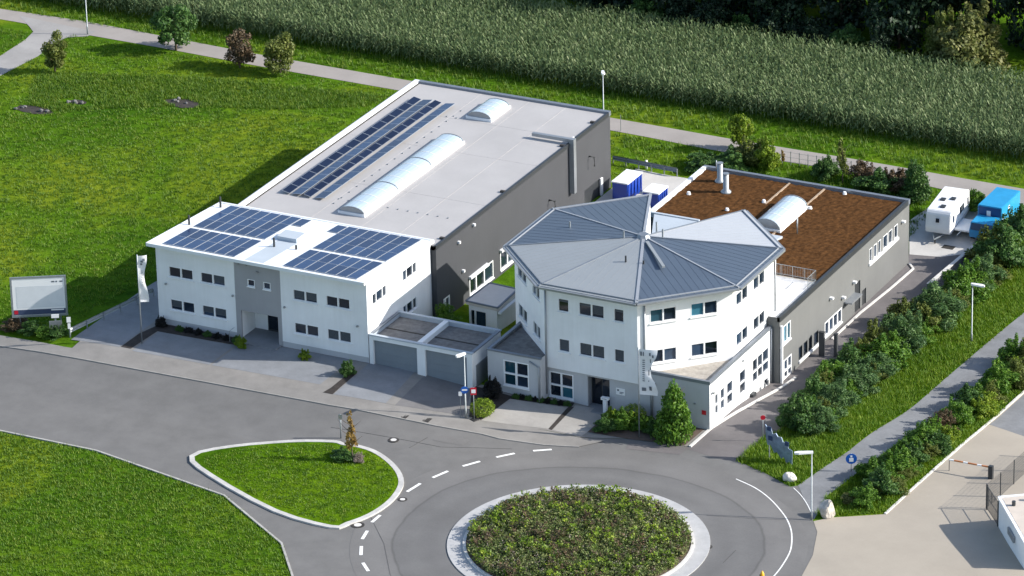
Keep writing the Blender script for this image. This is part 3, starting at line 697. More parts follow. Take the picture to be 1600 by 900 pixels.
for nm, bx in (('parapet_cap', (GX0+.003, GX1+.06, GY0-.06, GY0+.22)), ('parapet_cap', (GX0+.003, GX1+.06, GY1-.22, GY1+.06)), ('parapet_cap', (GX0+.003, GX0+.22, GY0+.223, GY1-.223)), ('parapet_cap', (GX1-.22, GX1+.06, GY0+.223, GY1-.223))):
    m = MB(); m.box(*bx, GZ-.06, GZ+.04); m.build(nm, CAPM if bx[1]-bx[0] < 1 else MEMBG, g0)
m = MB(); m.box(1.55, 1.95, GY0+.223, GY1-.223, 2.9, GZ+.05); m.build('dividing_wall_cap', MEMBW, g0)
m = MB()
for bx in ((GX0+.02, GX1-.01, GY0+.17, GY0+.19), (GX0+.02, GX1-.01, GY1-.19, GY1-.17), (GX0+.18, GX0+.2, GY0+.19, GY1-.19), (GX1-.2, GX1-.18, GY0+.19, GY1-.19)): m.box(*bx, 2.9, GZ-.062)
m.build('parapet_lining', MEMBG, g0)
m = MB(); m.box(GX0+.23, 1.54, -16.9, -16.78, 2.95, 2.99); m.box(1.96, GX1-.23, -16.9, -16.78, 2.95, 2.99); m.build('roof_joint', IRON, g0)
m = MB(); FGR.box(m, .6, 2.6, .1, 2.1, .004, .05); m.build('side_door', GREYM, g0)

# ------------------------------------------------------------------ octagonal building
OC = Vector((15.6, -8.0)); TT = math.tan(math.pi/8)
OV = lambda a: [OC + Vector((x*a, y*a)) for x, y in ((TT, -1), (-TT, -1), (-1, -TT), (-1, TT), (-TT, 1), (TT, 1), (1, TT), (1, -TT))]
O = thing('octagonal_building', 'white octagonal office with folded zinc roof beside the roundabout', 'building', (15.6, -8, -.5))
V = OV(9.2); ZB, ZT = 2.4, 9.12
faces = {'front': Face(V[1], V[0]), 'rf': Face(V[0], V[7]), 'right': Face(V[7], V[6]), 'lf': Face(V[2], V[1]), 'left': Face(V[3], V[2]), 'lb': Face(V[4], V[3]), 'rb': Face(V[6], V[5])}
U2, U1 = (7.22, 8.34), (3.9, 5.02)
ow = {'front': [(1.0, 1.95), (2.74, 4.9), (5.66, 6.55)], 'rf': [(1.0, 3.13), (4.25, 6.42)], 'right': [(.58, 2.75), (3.75, 5.9)], 'lf': [(.8, 2.9), (4.4, 6.1)]}
for k, F in faces.items():
    holes = [(a, b, *z) for a, b in ow.get(k, []) for z in (U1, U2)]
    m = MB(); wall(m, F, ZB, ZT, ZT, holes); m.build('upper_wall', WHITE, O)
    for i, h in enumerate(holes):
        bl = {'front': (.9,) if i % 2 == 0 else (.25, .8), 'rf': (0, .0)}.get(k)
        window(O, F, *h, cols=(.5,) if h[1]-h[0] > 1.5 else (), blind=bl if k == 'front' else None, gl=[GLASSB, GLASS] if k == 'rf' and i % 2 else GLASS, fw=.075)
m = MB(); m.add([(p.x, p.y, ZB) for p in V], [tuple(range(8))]); m.build('soffit', WHITE, O)
# notch at the back: two walls from the middle and a low flat roof
ap = Vector((OC.x, OC.y, 10.25))
m = MB(); m.quad((OC.x, OC.y, 4.3), (V[4].x, V[4].y, 4.3), (V[4].x, V[4].y, 9.3), (OC.x, OC.y, 10.1)); m.quad((OC.x, OC.y, 4.3), (V[5].x, V[5].y, 4.3), (V[5].x, V[5].y, 9.3), (OC.x, OC.y, 10.1)); m.build('notch_wall', WHITE, O)
m = MB(); m.prism([(OC.x-.6, OC.y+1), (8.3, 9.2), (19.6, 9.2), (OC.x+.6, OC.y+1)], 4.1, 4.3); m.build('low_roof', MEMBG, O)
# zinc roof: seven sloping panels, seams, hip caps, gutters
E_ = OV(9.85); ZE = 9.36
def facet(i, j, mat):
    a, b = E_[i], E_[j]; A3, B3 = Vector((a.x, a.y, ZE)), Vector((b.x, b.y, ZE))
    m = MB(); dz = Vector((0, 0, .14)); m.add([A3, B3, ap, A3-dz, B3-dz, ap-dz], [(0, 1, 2), (5, 4, 3), (0, 3, 4, 1), (1, 4, 5, 2), (2, 5, 3, 0)])
    f = m.build('roof_panel', mat, O)
    # standing seams run from the eave towards the hips
    m = MB(); mid = (A3+B3)/2; e = (B3-A3).normalized(); L = (B3-A3).length; s_ = (ap-mid); k = 14
    for q in range(1, k):
        t = q/k; p = A3.lerp(B3, t); ln_ = 1-abs(2*t-1)
        m.bar(p+Vector((0, 0, .002)), p+s_*ln_*.985+Vector((0, 0, .002)), .016, .010)
    tag(m.build('standing_seams', mat, f), kind='stuff')
    m = MB(); n2 = Vector((e.y, -e.x, 0)); n2 = n2 if n2.dot(mid-Vector((OC.x, OC.y, ZE))) > 0 else -n2
    # gutter along the eave
    m.obox(A3-Vector((0, 0, .2)), B3-A3, n2*.2, (0, 0, .16)); m.build('gutter', GREYM, O)
    m = MB(); m.obox(A3-n2*.32+Vector((0, 0, .02)), B3-A3, n2*.07, (0, 0, .09)); m.build('snow_guard', CAPM if mat != ZINCD else SEAM, O)
    return f
for (i, j, mt) in ((1, 0, ZINCL), (0, 7, ZINCD), (7, 6, ZINCD), (6, 5, ZINCW), (2, 1, ZINCL), (3, 2, ZINCD), (4, 3, ZINCD)): facet(i, j, mt)  # panel tones imitate how each side reflects the sky
for i in range(8):
    a = Vector((E_[i].x, E_[i].y, ZE+.0)); m = MB(); m.bar(a, ap, .22 if i in (0, 4) else .13, .06); m.build('hip_cap', SEAM if i in (0, 3, 4, 7) else CAPM, O)
m = MB(); m.tube([ap-Vector((0, 0, .1)), ap+Vector((0, 0, .22))], [.6, .42], 8); m.build('apex_cap', CAPM, O)
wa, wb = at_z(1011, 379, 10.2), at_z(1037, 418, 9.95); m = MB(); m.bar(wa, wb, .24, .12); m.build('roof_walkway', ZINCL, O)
for dx, dy, h in ((.5, -4.2, .5), (1.9, -4.0, .3), (-1.4, -.6, .6), (1.3, .7, .7), (.35, 1.6, .8), (-6.6, .6, .5)):
    z = 10.25-.09*math.hypot(dx, dy)
    m = MB(); m.tube([(OC.x+dx, OC.y+dy, z-.1), (OC.x+dx, OC.y+dy, z+h)], .075, 8); m.build('vent_pipe', DARKM if dy < -2 else GALV, O)
for p in (V[1], V[0], V[6]):
    d = (p-OC).normalized(); q = p+d*.1
    if p is V[0]: q = faces['rf'].P(.55, 0, .08)
    pipe(O, [(q.x, q.y, 9.2), (q.x, q.y, .2)], .07, GREYM)
# ground floor: front under the overhang, entrance recess, left wing, right block with white side
FGF = Face((11.7, -16.95), (20.3, -16.95)); gfh = [(0.1, 2.15, -.1, 2.0), (3.35, 5.2, -.6, 2.15)]
m = MB(); wall(m, FGF, -1.2, 2.4, 2.4, gfh); m.build('ground_floor_wall', BASEG, O)
window(O, FGF, *gfh[0], cols=(.5,), rows=(.48,), gl=[GLASS, GLASS, GLASSB, GLASS], fw=.09)
m = MB(); F2 = FGF; D = .75
m.quad(F2.P(3.35, -.6, -.16), F2.P(3.35, 2.15, -.16), F2.P(3.35, 2.15, -D), F2.P(3.35, -.6, -D)); m.quad(F2.P(5.2, -.6, -.16), F2.P(5.2, 2.15, -.16), F2.P(5.2, 2.15, -D), F2.P(5.2, -.6, -D))
m.quad(F2.P(3.35, 2.15, -.16), F2.P(5.2, 2.15, -.16), F2.P(5.2, 2.15, -D), F2.P(3.35, 2.15, -D)); m.build('entrance_recess', GREYP, O)
m = MB(); F2.box(m, 3.35, 5.2, -.6, 2.15, -D, -D+.06); ed = m.build('entrance_door', DARKM, O)
for a, b in ((3.45, 4.2), (4.3, 5.1)):
    k = MB(); F2.box(k, a, b, -.35, 1.95, -D+.063, -D+.08); k.build('pane', GLASS, ed)
m = MB(); F2.box(m, 3.3, 5.3, -.7, -.36, -D, .9); m.build('entrance_step', PAVEB, O)
m = MB(); F2.box(m, 5.75, 6.5, 1.1, 1.65, .004, .03); pl = m.build('name_plate', FRAME, O)
m = MB(); F2.box(m, 5.85, 6.0, 1.4, 1.55, .032, .036); F2.box(m, 6.05, 6.4, 1.3, 1.36, .032, .036); F2.box(m, 6.05, 6.3, 1.2, 1.25, .032, .036); m.build('print', INK, pl)
# left wing
LWX0, LWX1, LWY = 7.2, 11.7, -18.2
FLW = Face((LWX0, LWY), (LWX1, LWY)); lwh = [(1.35, 3.5, .75, 2.85)]
m = MB(); wall(m, FLW, -.6, 3.45, 3.45, lwh); m.build('wing_front_wall', BASEG, O)
window(O, FLW, *lwh[0], cols=(.5,), rows=(.48,), gl=[GLASSB, GLASSB, GLASS, GLASS], fw=.09)
m = MB(); wall(m, Face((LWX0, -10.5), (LWX0, LWY)), -.8, 3.45, 3.45, []); wall(m, Face((LWX1, LWY), (LWX1, -16.0)), -.8, 3.45, 3.45, []); m.build('wing_side_walls', BASEG, O)
m = MB(); m.prism([(LWX0+.15, LWY+.15), (LWX1-.1, LWY+.15), (LWX1-.1, -16.5), (LWX0+.15, -11)], 3.0, 3.2); m.build('wing_roof', GRAVEL, O)
for bx in ((LWX0-.05, LWX1+.05, LWY-.05, LWY+.2), (LWX0-.05, LWX0+.2, LWY+.203, -10.5)):
    m = MB(); m.box(*bx, 3.38, 3.5); m.build('parapet_cap', CAPM, O)
pipe(O, [(LWX1-.9, LWY-.06, 3.1), (LWX1-.1, LWY-.1, 2.75), (LWX1-.1, LWY-.1, -.3)], .07, GREYM)
# right block
RBX, RBY, RBZ = 25.2, -16.9, 3.5
FRB = Face((20.3, RBY), (RBX, RBY)); FRW = Face((RBX, RBY), (RBX, -5.6))
rbh = [(2.1, 3.0, -.7, 1.4)]
m = MB(); wall(m, FRB, -1.2, RBZ, RBZ, rbh, .3); m.build('block_front_wall', BASEG, O)
m = MB(); FRB.box(m, 2.1, 3.0, -.7, 1.4, -.29, -.24); m.build('side_door', DARKM, O)
wwh = [(.9, 1.5, .35, 2.1), (1.9, 2.65, .3, 2.1), (3.05, 4.15, .2, 2.1), (5.37, 6.5, .1, 2.05), (7.78, 10.8, .08, 2.05), (9.9, 10.7, -1.15, -.45)]
m = MB(); wall(m, FRW, -2.0, RBZ, RBZ, wwh); m.build('block_side_wall', WHITE, O)
for h in wwh[:4]: window(O, FRW, *h, rows=(.47,), fw=.08)
window(O, FRW, *wwh[4], cols=(.31, .62), rows=(.45,), fw=.08); window(O, FRW, *wwh[5], fw=.07)
m = MB(); m.prism([(20.2, RBY+.15), (RBX-.15, RBY+.15), (RBX-.15, -5.7), (19.6, -9)], 3.05, 3.2); m.build('block_roof', GRAVB, O)
m = MB(); m.box(RBX-.18, RBX+.06, RBY-.06, -5.6, 3.3, RBZ+.06); m.build('parapet_cap', CAPM, O)
m = MB(); m.box(20.25, RBX-.183, RBY-.06, RBY+.18, 3.3, RBZ+.055); m.build('parapet_cap', CAPM, O)
m = MB(); m.box(RBX+.01, RBX+.28, -9.6, -9.0, -1.35, -.55); m.build('wall_unit', DARKM, O)
for u in (9.1, 9.9, 10.5):
    m = MB(); FRW.box(m, u, u+.2, -1.2, -.75, .004, .09); m.build('meter_box', GREYM, O)
m = MB(); FRW.box(m, .3, .5, 2.4, 2.55, 0, .22); FRW.box(m, 5.9, 6.05, 2.75, 2.88, 0, .14); m.build('wall_lamp', GREYM, O)
m = MB(); FRB.box(m, 4.25, 4.6, .75, 1.1, .004, .03); m.build('fire_sign', REDP, O)
m = MB(); FRB.box(m, 3.6, 3.75, 1.5, 1.58, 0, .1); FRB.box(m, .25, .45, 2.5, 2.62, 0, .16); m.build('wall_lamp', GREYM, O)
pipe(O, [(RBX+.08, -5.75, 3.4), (RBX+.08, -5.75, -1.4)], .08, GREYM); pipe(O, [(20.45, RBY-.08, 3.0), (20.45, RBY-.08, -.6)], .07, GREYM)

# connecting bay with the pale flat roof
bay = thing('connecting_bay', 'small bay with pale flat roof between grey hall and octagonal office', 'extension', (1.6, -6.3, 0))
poly = [(.1, -8.1), (.2, -4.2), (2.8, -4.4), (3.0, -8.3)]
m = MB(); m.prism(poly, 1.85, 2.15); m.build('roof', plain('bay_roof', (.64, .59, .54), .8, var=.06), bay)  # roof colour lightened to stand in for sunlight missing here
m = MB()
for i in range(4):
    a, b = Vector(poly[i]), Vector(poly[(i+1) % 4]); m.bar((a.x, a.y, 2.1), (b.x, b.y, 2.1), .14, .1)
m.build('parapet_cap', CAPM, bay)
FB1 = Face((.3, -8.0), (2.85, -8.15)); hb = [(.1, 1.6, -.3, 1.5)]
m = MB(); wall(m, FB1, -.6, 1.85, 1.85, hb); wall(m, Face((2.85, -8.15), (2.7, -4.5)), -.6, 1.85, 1.85, []); wall(m, Face((.3, -4.4), (.3, -8.0)), -.6, 1.85, 1.85, []); m.build('wall', WHITE, bay)
window(bay, FB1, *hb[0], cols=(.3,), sill=False, fw=.08)
m = MB(); m.box(2.95, 3.25, -8.2, -4.5, 1.55, 1.75); m.build('awning_box', FRAME, bay)

# ------------------------------------------------------------------ annex with the brown planted roof
C0, C1, CY0, CY1, CZ = 7.7, 25.9, -5.6, 20.25, 4.3
C = thing('annex_building', 'grey annex with brown planted roof and metal chimneys', 'building', (18, 10, -1.3))
FC = Face((C1, -7.0), (C1, CY1)); yo = 1.4
ch = [(1.5, 3.5, 1.8, 3.3), (1.5, 3.67, -1.25, .4)] + [(a, b, -.8, .3) for a, b in ((5.05, 5.75), (6.0, 6.75), (7.0, 7.65), (8.0, 8.85))] + [(10.1, 13.5, -.9, .35), (16.1, 17.2, -1.5, 1.25), (17.6, 18.4, -1.5, .1)] + [(a, b, 1.95, 3.15) for a, b in ((19.0, 19.55), (19.9, 20.5), (20.75, 21.35), (21.8, 22.75), (22.95, 23.7), (24.1, 24.85))]
FCc = Face((C1, CY0), (C1, CY1)); chs = [(a-yo, b-yo, c, d) for a, b, c, d in ch]
m = MB(); wall(m, FCc, -2.0, CZ, CZ, chs); m.build('side_wall', CGREY, C)
m = MB(); wall(m, Face((C1, CY1), (C0, CY1)), -2, CZ, CZ, []); wall(m, Face((C0, CY1), (C0, 9.4)), -2, CZ, CZ, []); wall(m, Face((C0, 9.4), (12.2, 9.4)), -2, CZ, CZ, []); m.build('rear_walls', CGREY, C); m = MB(); wall(m, Face((RBX-.3, CY0), (C1, CY0)), -2, CZ, CZ, []); m.build('front_return', CGREY, C)
window(C, FCc, *chs[0], cols=(.33, .66), gl=GLASSB, fw=.08); window(C, FCc, *chs[1], cols=(.33, .66), rows=(.4,), gl=GLASS, fw=.1, sill=False)
for h in chs[2:6]: window(C, FCc, *h, fw=.06, sill=False, fr=DARKM)
m = MB(); FCc.box(m, 5.0-yo, 8.9-yo, -1.02, -.82, -.1, .12); m.build('sill_band', FRAME, C)
window(C, FCc, *chs[6], cols=(.25, .5, .75), fw=.11)
for h in chs[7:9]:
    m = MB(); FCc.box(m, *h, -.14, -.08); m.build('door', DARKM, C)
for h in chs[9:]: window(C, FCc, *h, fw=.06, sill=False)
m = MB(); FCc.box(m, 18.9-yo, 24.95-yo, 1.72, 1.94, -.1, .1); m.build('sill_band', FRAME, C)
for u, z in ((25.6, 2.9), (11.0, 2.0), (13.4, 1.1), (15.6, 1.55)):
    m = MB(); FCc.box(m, u-yo, u-yo+.28, z, z+.16, 0, .3); m.build('wall_lamp', FRAME, C)
m = MB(); FCc.box(m, 13.9-yo, 16.0-yo, .5, .62, 0, .7); m.build('canopy', GREYM, C)
# drum of the curved glass entrance
m = MB(); m.tube([FCc.P(.15, -1.3, .12), FCc.P(.15, 3.6, .12)], .12, 8); m.build('white_column', FRAME, C)
# roof: planted substrate, parapets, skylight, chimneys, dividing strips, terrace
gx = np.arange(C0+.3, C1-.25, .28); gy = np.arange(2.2, CY1-.35, .28); rs = np.random.RandomState(3)
vs = [(x, y, 4.1+rs.rand()*.075) for y in gy for x in gx]; nx = len(gx)
okc = lambda x, y: y > 9.6 or x > 12.0
fs = [(j*nx+i, j*nx+i+1, (j+1)*nx+i+1, (j+1)*nx+i) for j in range(len(gy)-1) for i in range(nx-1) if okc(gx[i], gy[j]) and not (gy[j] < 2.3)]
me = grid_mesh('planted_roof', vs, fs, SEDUM); me.transform(Matrix.Translation(-Vector(C.location))); ro = link('planted_roof', me, C); ORG[ro] = ORG[C]
m = MB(); m.prism([(C0+.2, 9.6), (C1-.2, 9.6), (C1-.2, CY1-.2), (C0+.2, CY1-.2)], 3.8, 4.07); m.prism([(12.1, CY0+.1), (C1-.2, CY0+.1), (C1-.2, 9.59), (12.1, 9.59)], 3.8, 4.06); m.build('roof_slab', GRAVB, C)
for bx, mt in (((C0-.05, C1+.06, CY1-.28, CY1+.06), CAPM), ((C1-.2, C1+.06, CY0, CY1-.283), DARKM), ((C0-.06, C0+.26, 9.4, CY1-.283), MEMBW), ((C0-.06, 12.2, 9.3, 9.55), MEMBG)):
    m = MB(); m.box(*bx, 3.95, CZ+.06+(.003 if mt is MEMBG else 0)); m.build('parapet_cap', mt, C)
for x in (15.5, 18.6):
    m = MB(); m.box(x-.08, x+.08, 15.0 if x < 16 else 9.0, CY1-.3, 4.1, 4.2); m.build('gravel_strip', plain('strip', (.36, .27, .19), .9, var=.1), C)
for x, y in ((10.1, 18.0), (11.5, 16.1)):
    m = MB(); m.tube([(x, y, 4.05), (x, y, 4.25), (x, y, 4.4), (x, y, 5.75)], [.48, .42, .24, .24], 12); chm = m.build('chimney', GALV, C, smooth=True)
    m = MB(); m.tube([(x, y, 5.75), (x, y, 5.8)], [.28, .28], 12); m.build('chimney_cap', GALV, chm)
barrel(C, 16.6, 18.9, 10.2, 15.6, 4.1, .75, 4, 'barrel_skylight')
for x, y in ((8.9, 14.5), (15.2, 15.4), (13.2, 12.6), (19.2, 15.6), (20.5, 19.6)):
    m = MB(); m.tube([(x, y, 4.1), (x, y, 4.35)], [.2, .12], 8); m.build('roof_outlet', FRAME, C)
pipe(C, [(20.3, 10.5, 4.1), (20.3, 10.5, 5.5)], .06, GALV, 'vent_pipe'); pipe(C, [(8.9, 19.9, 4.3), (8.9, 19.9, 5.1)], .05, GALV, 'vent_pipe')
m = MB(); m.box(19.5, C1-.21, CY0+.1, 2.1, 4.07, 4.13); m.build('terrace_floor', GRAVW, C)
rp = [(21.6, 2.15), (25.55, 2.15), (25.55, .6)]; m = MB()
for i in range(2):
    a, b = Vector(rp[i]), Vector(rp[i+1]); k = max(2, int((b-a).length/.9))
    for q in range(k+1):
        p = a.lerp(b, q/k); m.tube([(p.x, p.y, 4.1), (p.x, p.y, 5.15)], .025, 6)
    for z in (4.35, 5.15): m.tube([(a.x, a.y, z), (b.x, b.y, z)], .025, 6)
    for q in range(int((b-a).length/.14)):
        p = a.lerp(b, q*.14/(b-a).length); m.tube([(p.x, p.y, 4.35), (p.x, p.y, 5.15)], .008, 4, cap=False)
m.build('terrace_railing', GALV, C)
for y in (-4.6, -3.9, -3.2, -2.5):
    m = MB(); m.tube([(25.5, y, 4.13), (25.5, y, 5.0)], .03, 6); m.build('terrace_post', FRAME, C)

# ------------------------------------------------------------------ foliage
def leaf_quads(lobes, n, size, seed, shell=.5, up=.25, asp=.55):
    """n leaf-sized diamonds spread through a set of ellipsoid lobes (cx,cy,cz,rx,ry,rz)"""
    rs = np.random.RandomState(seed); L = np.array(lobes, float)
    wt = (L[:, 3]*L[:, 4]*L[:, 5])**(2/3); k = rs.choice(len(L), n, p=wt/wt.sum())
    d = rs.normal(size=(n, 3)); d /= np.linalg.norm(d, axis=1)[:, None]
    r = (shell**3+(1.12**3-shell**3)*rs.rand(n))**(1/3)
    c = L[k, :3]+d*L[k, 3:]*r[:, None]
    nn = d*.7+rs.normal(size=(n, 3))*.6+np.array([0, 0, up]); nn /= np.linalg.norm(nn, axis=1)[:, None]
    t = np.cross(nn, rs.normal(size=(n, 3))); t /= np.linalg.norm(t, axis=1)[:, None]; b = np.cross(nn, t)
    s = size*(.6+.8*rs.rand(n))[:, None]
    v = np.stack([c-t*s, c-b*s*asp, c+t*s, c+b*s*asp], 1)
    return v.reshape(-1, 3)
def lobes_blob(seed, n, r, h, flat=.75, z0=.12):
    """uneven clump: a core, many small outer lobes, some upright shoots"""
    rs = random.Random(seed); L = [(rs.uniform(-.1, .1)*r, rs.uniform(-.1, .1)*r, h*.40, r*.56, r*.56, h*.36)]
    for i in range(n):
        a = rs.random()*6.283; q = r*(.25+.62*rs.random()); z = h*(z0+(.86-z0)*rs.random()*(1.05-.55*q/r)); k = r*(.13+.20*rs.random())
        L.append((math.cos(a)*q, math.sin(a)*q, z, k, k, k*flat))
    for i in range(n//3):
        a = rs.random()*6.283; q = r*.55*rs.random(); z = h*(.72+.26*rs.random()); L.append((math.cos(a)*q, math.sin(a)*q, z, r*.10, r*.10, h*.14))
    return L
UN = {}
def crown_mesh(kind, var, mat):
    """unit crowns (height 1, radius about .5) shared between plants"""
    key = (kind, var, mat.name)
    if key in UN: return UN[key]
    sd = hash((kind, var)) % 1000 if False else sum(map(ord, kind))*7+var*31
    rs = random.Random(sd)
    if kind == 'shrub': v = leaf_quads(lobes_blob(sd, 34, .56, 1.0), 8500, .033, sd, .35)
    elif kind == 'loose': v = leaf_quads(lobes_blob(sd, 32, .58, 1.0, .6), 4600, .034, sd, .2, .1)
    elif kind == 'willow':
        v = leaf_quads(lobes_blob(sd, 34, .58, 1.0), 9500, .042, sd, .3, .3, .26)
    elif kind == 'round': v = leaf_quads([(0, 0, .5, .46, .46, .5)], 2000, .05, sd, .7, .3, .3)
    elif kind == 'cone':
        L = [(math.cos(rs.random()*6.3)*.06, math.sin(rs.random()*6.3)*.06, z, .43*(1-z)**.75+.03, .43*(1-z)**.75+.03, .11) for z in [i/16 for i in range(1, 16)]]
        for i in range(40):
            z = .05+.78*rs.random(); q = .44*(1-z)**.8; a = rs.random()*6.28; k = .06+.07*rs.random(); L.append((math.cos(a)*q, math.sin(a)*q, z, k, k, .07))
        v = leaf_quads(L, 7000, .030, sd, .5, .3)
    elif kind == 'tree':
        L = [(0, 0, .55, .26, .26, .32)]
        for i in range(20):
            a = rs.random()*6.28; z = .20+.70*rs.random(); q = (.40-.42*abs(z-.5))*(.5+.6*rs.random()); k = .09+.08*rs.random(); L.append((math.cos(a)*q, math.sin(a)*q, z, k, k, k*.85))
        v = leaf_quads(L, 5000, .032, sd, .3)
    elif kind == 'forest':
        L = [(0, 0, .5, .2, .2, .42)]
        for i in range(40):
            a = rs.random()*6.28; z = .06+.88*rs.random(); q = (.40-.3*abs(z-.45))*(.5+.6*rs.random()); k = .09+.09*rs.random(); L.append((math.cos(a)*q, math.sin(a)*q, z, k, k, k*.8))
        v = leaf_quads(L, 5200, .028, sd, .3)
    elif kind == 'sapling':
        L = [(rs.uniform(-.12, .12), rs.uniform(-.12, .12), .35+.06*i, .13*(1-i*.06), .13*(1-i*.06), .09) for i in range(11)]
        v = leaf_quads(L, 600, .04, sd, .2)
    UN[key] = arr_mesh('crown', v, 4, mat); return UN[key]
TR = {}
def trunk_mesh(kind, seed):
    if (kind, seed) in TR: return TR[(kind, seed)]
    rs = random.Random(seed); m = MB(); th = {'tree': .75, 'forest': .8, 'sapling': .85, 'shrub': .55}[kind]; r0 = {'tree': .028, 'forest': .02, 'sapling': .016, 'shrub': .03}[kind]
    pts = [(0, 0, -.02)]; 
    for i in range(1, 6): pts.append((rs.uniform(-.012, .012)*i, rs.uniform(-.012, .012)*i, th*i/5))
    m.tube(pts, [r0*(1-.16*i) for i in range(6)], 7)
    for i in range(7):
        z = th*(.35+.09*i); a = rs.random()*6.28; l = .16+.14*rs.random(); t = z/th*5; j = min(4, int(t)); b0 = Vector(pts[j]).lerp(Vector(pts[j+1]), t-j)
        m.tube([b0, b0+Vector((math.cos(a)*l*.5, math.sin(a)*l*.5, l*.35)), b0+Vector((math.cos(a)*l, math.sin(a)*l, l*.8))], [r0*.45, r0*.3, r0*.12], 5)
    ob = m.build('t', BARK, smooth=True); me = ob.data; me.name = 'trunk'; bpy.data.objects.remove(ob); TR[(kind, seed)] = me; return me
PR = random.Random(11)
def plant(name, label, cat, pos, h, r, kind, mat, var=0, group=None, trunk=None, lean=0.0):
    """a plant standing at pos, h high and about r wide on each side"""
    o = thing(name, label, cat, pos, group); c = link('crown' if trunk in ('tree', 'forest', 'sapling') else 'foliage', crown_mesh(kind, var, mat), o)
    a = PR.random()*6.28
    c.rotation_euler = (PR.uniform(-.05, .05), PR.uniform(-.05, .05), a); c.scale = (r*2, r*2*PR.uniform(.9, 1.1), h)
    if trunk:
        t = link('trunk' if trunk != 'shrub' else 'stem', trunk_mesh(trunk, var % 3), o); t.scale = (h*.9, h*.9, h) ; t.rotation_euler.z = a
    return o

ORD = ['first', 'second', 'third', 'fourth', 'fifth', 'sixth', 'seventh', 'eighth', 'ninth', 'tenth', 'eleventh', 'twelfth', 'thirteenth', 'fourteenth', 'fifteenth', 'sixteenth', 'seventeenth', 'eighteenth', 'nineteenth', 'twentieth', 'twenty-first', 'twenty-second']
# hedge beside the annex drive (photo point of the foot, height, radius, kind, leaf)
def tuck(px, py):
    # keep the outer row of the hedge clear of the verge
    d = px-(1250+(672-py)*1.12)
    return G(px-.5*max(0, d-18), py-.22*max(0, d-18))
hedge = [(1250, 672, 2.7, 1.55, 'shrub', L_DARK, 'dark'), (1292, 678, 2.1, 1.45, 'willow', L_BLUE, 'grey green'), (1270, 640, 2.6, 1.5, 'shrub', L_DARK, 'dark'), (1318, 652, 2.6, 1.6, 'willow', L_BLUE, 'blue green'),
         (1300, 610, 2.5, 1.5, 'shrub', L_MID, 'olive'), (1352, 622, 2.5, 1.6, 'willow', L_BLUE, 'blue green'), (1330, 588, 2.6, 1.55, 'shrub', L_DARK, 'dark'), (1382, 578, 2.8, 1.75, 'shrub', L_MID, 'bright green'), (1402, 600, 1.9, 1.4, 'willow', L_BLUE, 'grey green'),
         (1368, 548, 2.3, 1.4, 'shrub', L_OLIVE, 'olive'), (1424, 548, 3.0, 1.9, 'willow', L_BLUE, 'silvery green'), (1412, 512, 2.5, 1.5, 'shrub', L_OLIVE, 'olive'), (1478, 512, 3.3, 2.1, 'willow', L_BLUE, 'dark blue green'), (1452, 545, 1.7, 1.3, 'loose', L_MID, 'loose green'),
         (1525, 470, 2.9, 1.8, 'shrub', L_MID, 'glossy green'), (1560, 462, 2.6, 1.7, 'willow', L_BLUE, 'blue green'), (1505, 488, 1.6, 1.3, 'loose', L_OLIVE, 'loose olive'), (1552, 415, 3.3, 1.9, 'shrub', L_OLIVE, 'olive'), (1592, 428, 3.8, 2.1, 'shrub', L_DARK, 'dark'), (1608, 388, 3.4, 2.0, 'shrub', L_DARK, 'dark'), (1600, 462, 1.5, 1.4, 'loose', L_OLIVE, 'low olive')]
for i, (px, py, h, r, kind, mt, tone) in enumerate(hedge):
    plant('hedge_shrub', f'{tone} shrub, {ORD[i]} from the roundabout in the annex drive hedge', 'shrub', tuck(px, py), h, r, kind, mt, i % 4, 'shrubs along the annex drive', 'shrub')
fill1 = [(1262, 655, 1.9, 1.1, L_MID), (1284, 652, 1.6, 1.0, L_OLIVE), (1310, 668, 1.3, 1.0, L_MID), (1288, 622, 2.0, 1.1, L_OLIVE), (1336, 632, 1.7, 1.1, L_MID), (1318, 606, 2.0, 1.2, L_MID), (1352, 596, 2.2, 1.2, L_BLUE), (1372, 600, 1.5, 1.0, L_OLIVE), (1348, 566, 2.0, 1.2, L_OLIVE), (1396, 560, 2.1, 1.2, L_MID),
         (1392, 530, 2.1, 1.2, L_BLUE), (1440, 562, 1.4, 1.1, L_MID), (1446, 520, 2.3, 1.3, L_OLIVE), (1470, 530, 1.5, 1.1, L_MID), (1500, 502, 2.0, 1.2, L_MID), (1545, 482, 1.5, 1.1, L_MID), (1540, 446, 2.3, 1.4, L_BLUE), (1578, 446, 1.8, 1.2, L_OLIVE), (1572, 404, 2.6, 1.5, L_MID), (1590, 480, 1.2, 1.1, L_MID)]
for i, (px, py, h, r, mt) in enumerate(fill1):
    plant('hedge_shrub', f'{({L_MID.name: "green", L_OLIVE.name: "olive", L_BLUE.name: "blue green"})[mt.name]} low loose shrub, {ORD[i]} from the roundabout filling the annex drive hedge', 'shrub', tuck(px, py), h, r, 'loose', mt, i % 4, 'low shrubs in the annex drive hedge', 'shrub')
fill2 = [(1366, 776, 1.2, .9, L_OLIVE), (1388, 756, 1.7, 1.0, L_MID), (1414, 748, 1.4, .9, L_OLIVE), (1414, 722, 1.8, 1.0, L_MID), (1450, 715, 1.3, .9, L_OLIVE), (1455, 688, 1.7, 1.0, L_MID), (1482, 690, 1.3, .9, L_LIME), (1502, 660, 1.6, 1.0, L_MID), (1524, 634, 1.8, 1.0, L_MID), (1548, 630, 1.7, 1.0, L_OLIVE), (1572, 602, 1.9, 1.1, L_MID), (1590, 590, 1.6, 1.1, L_LIME)]
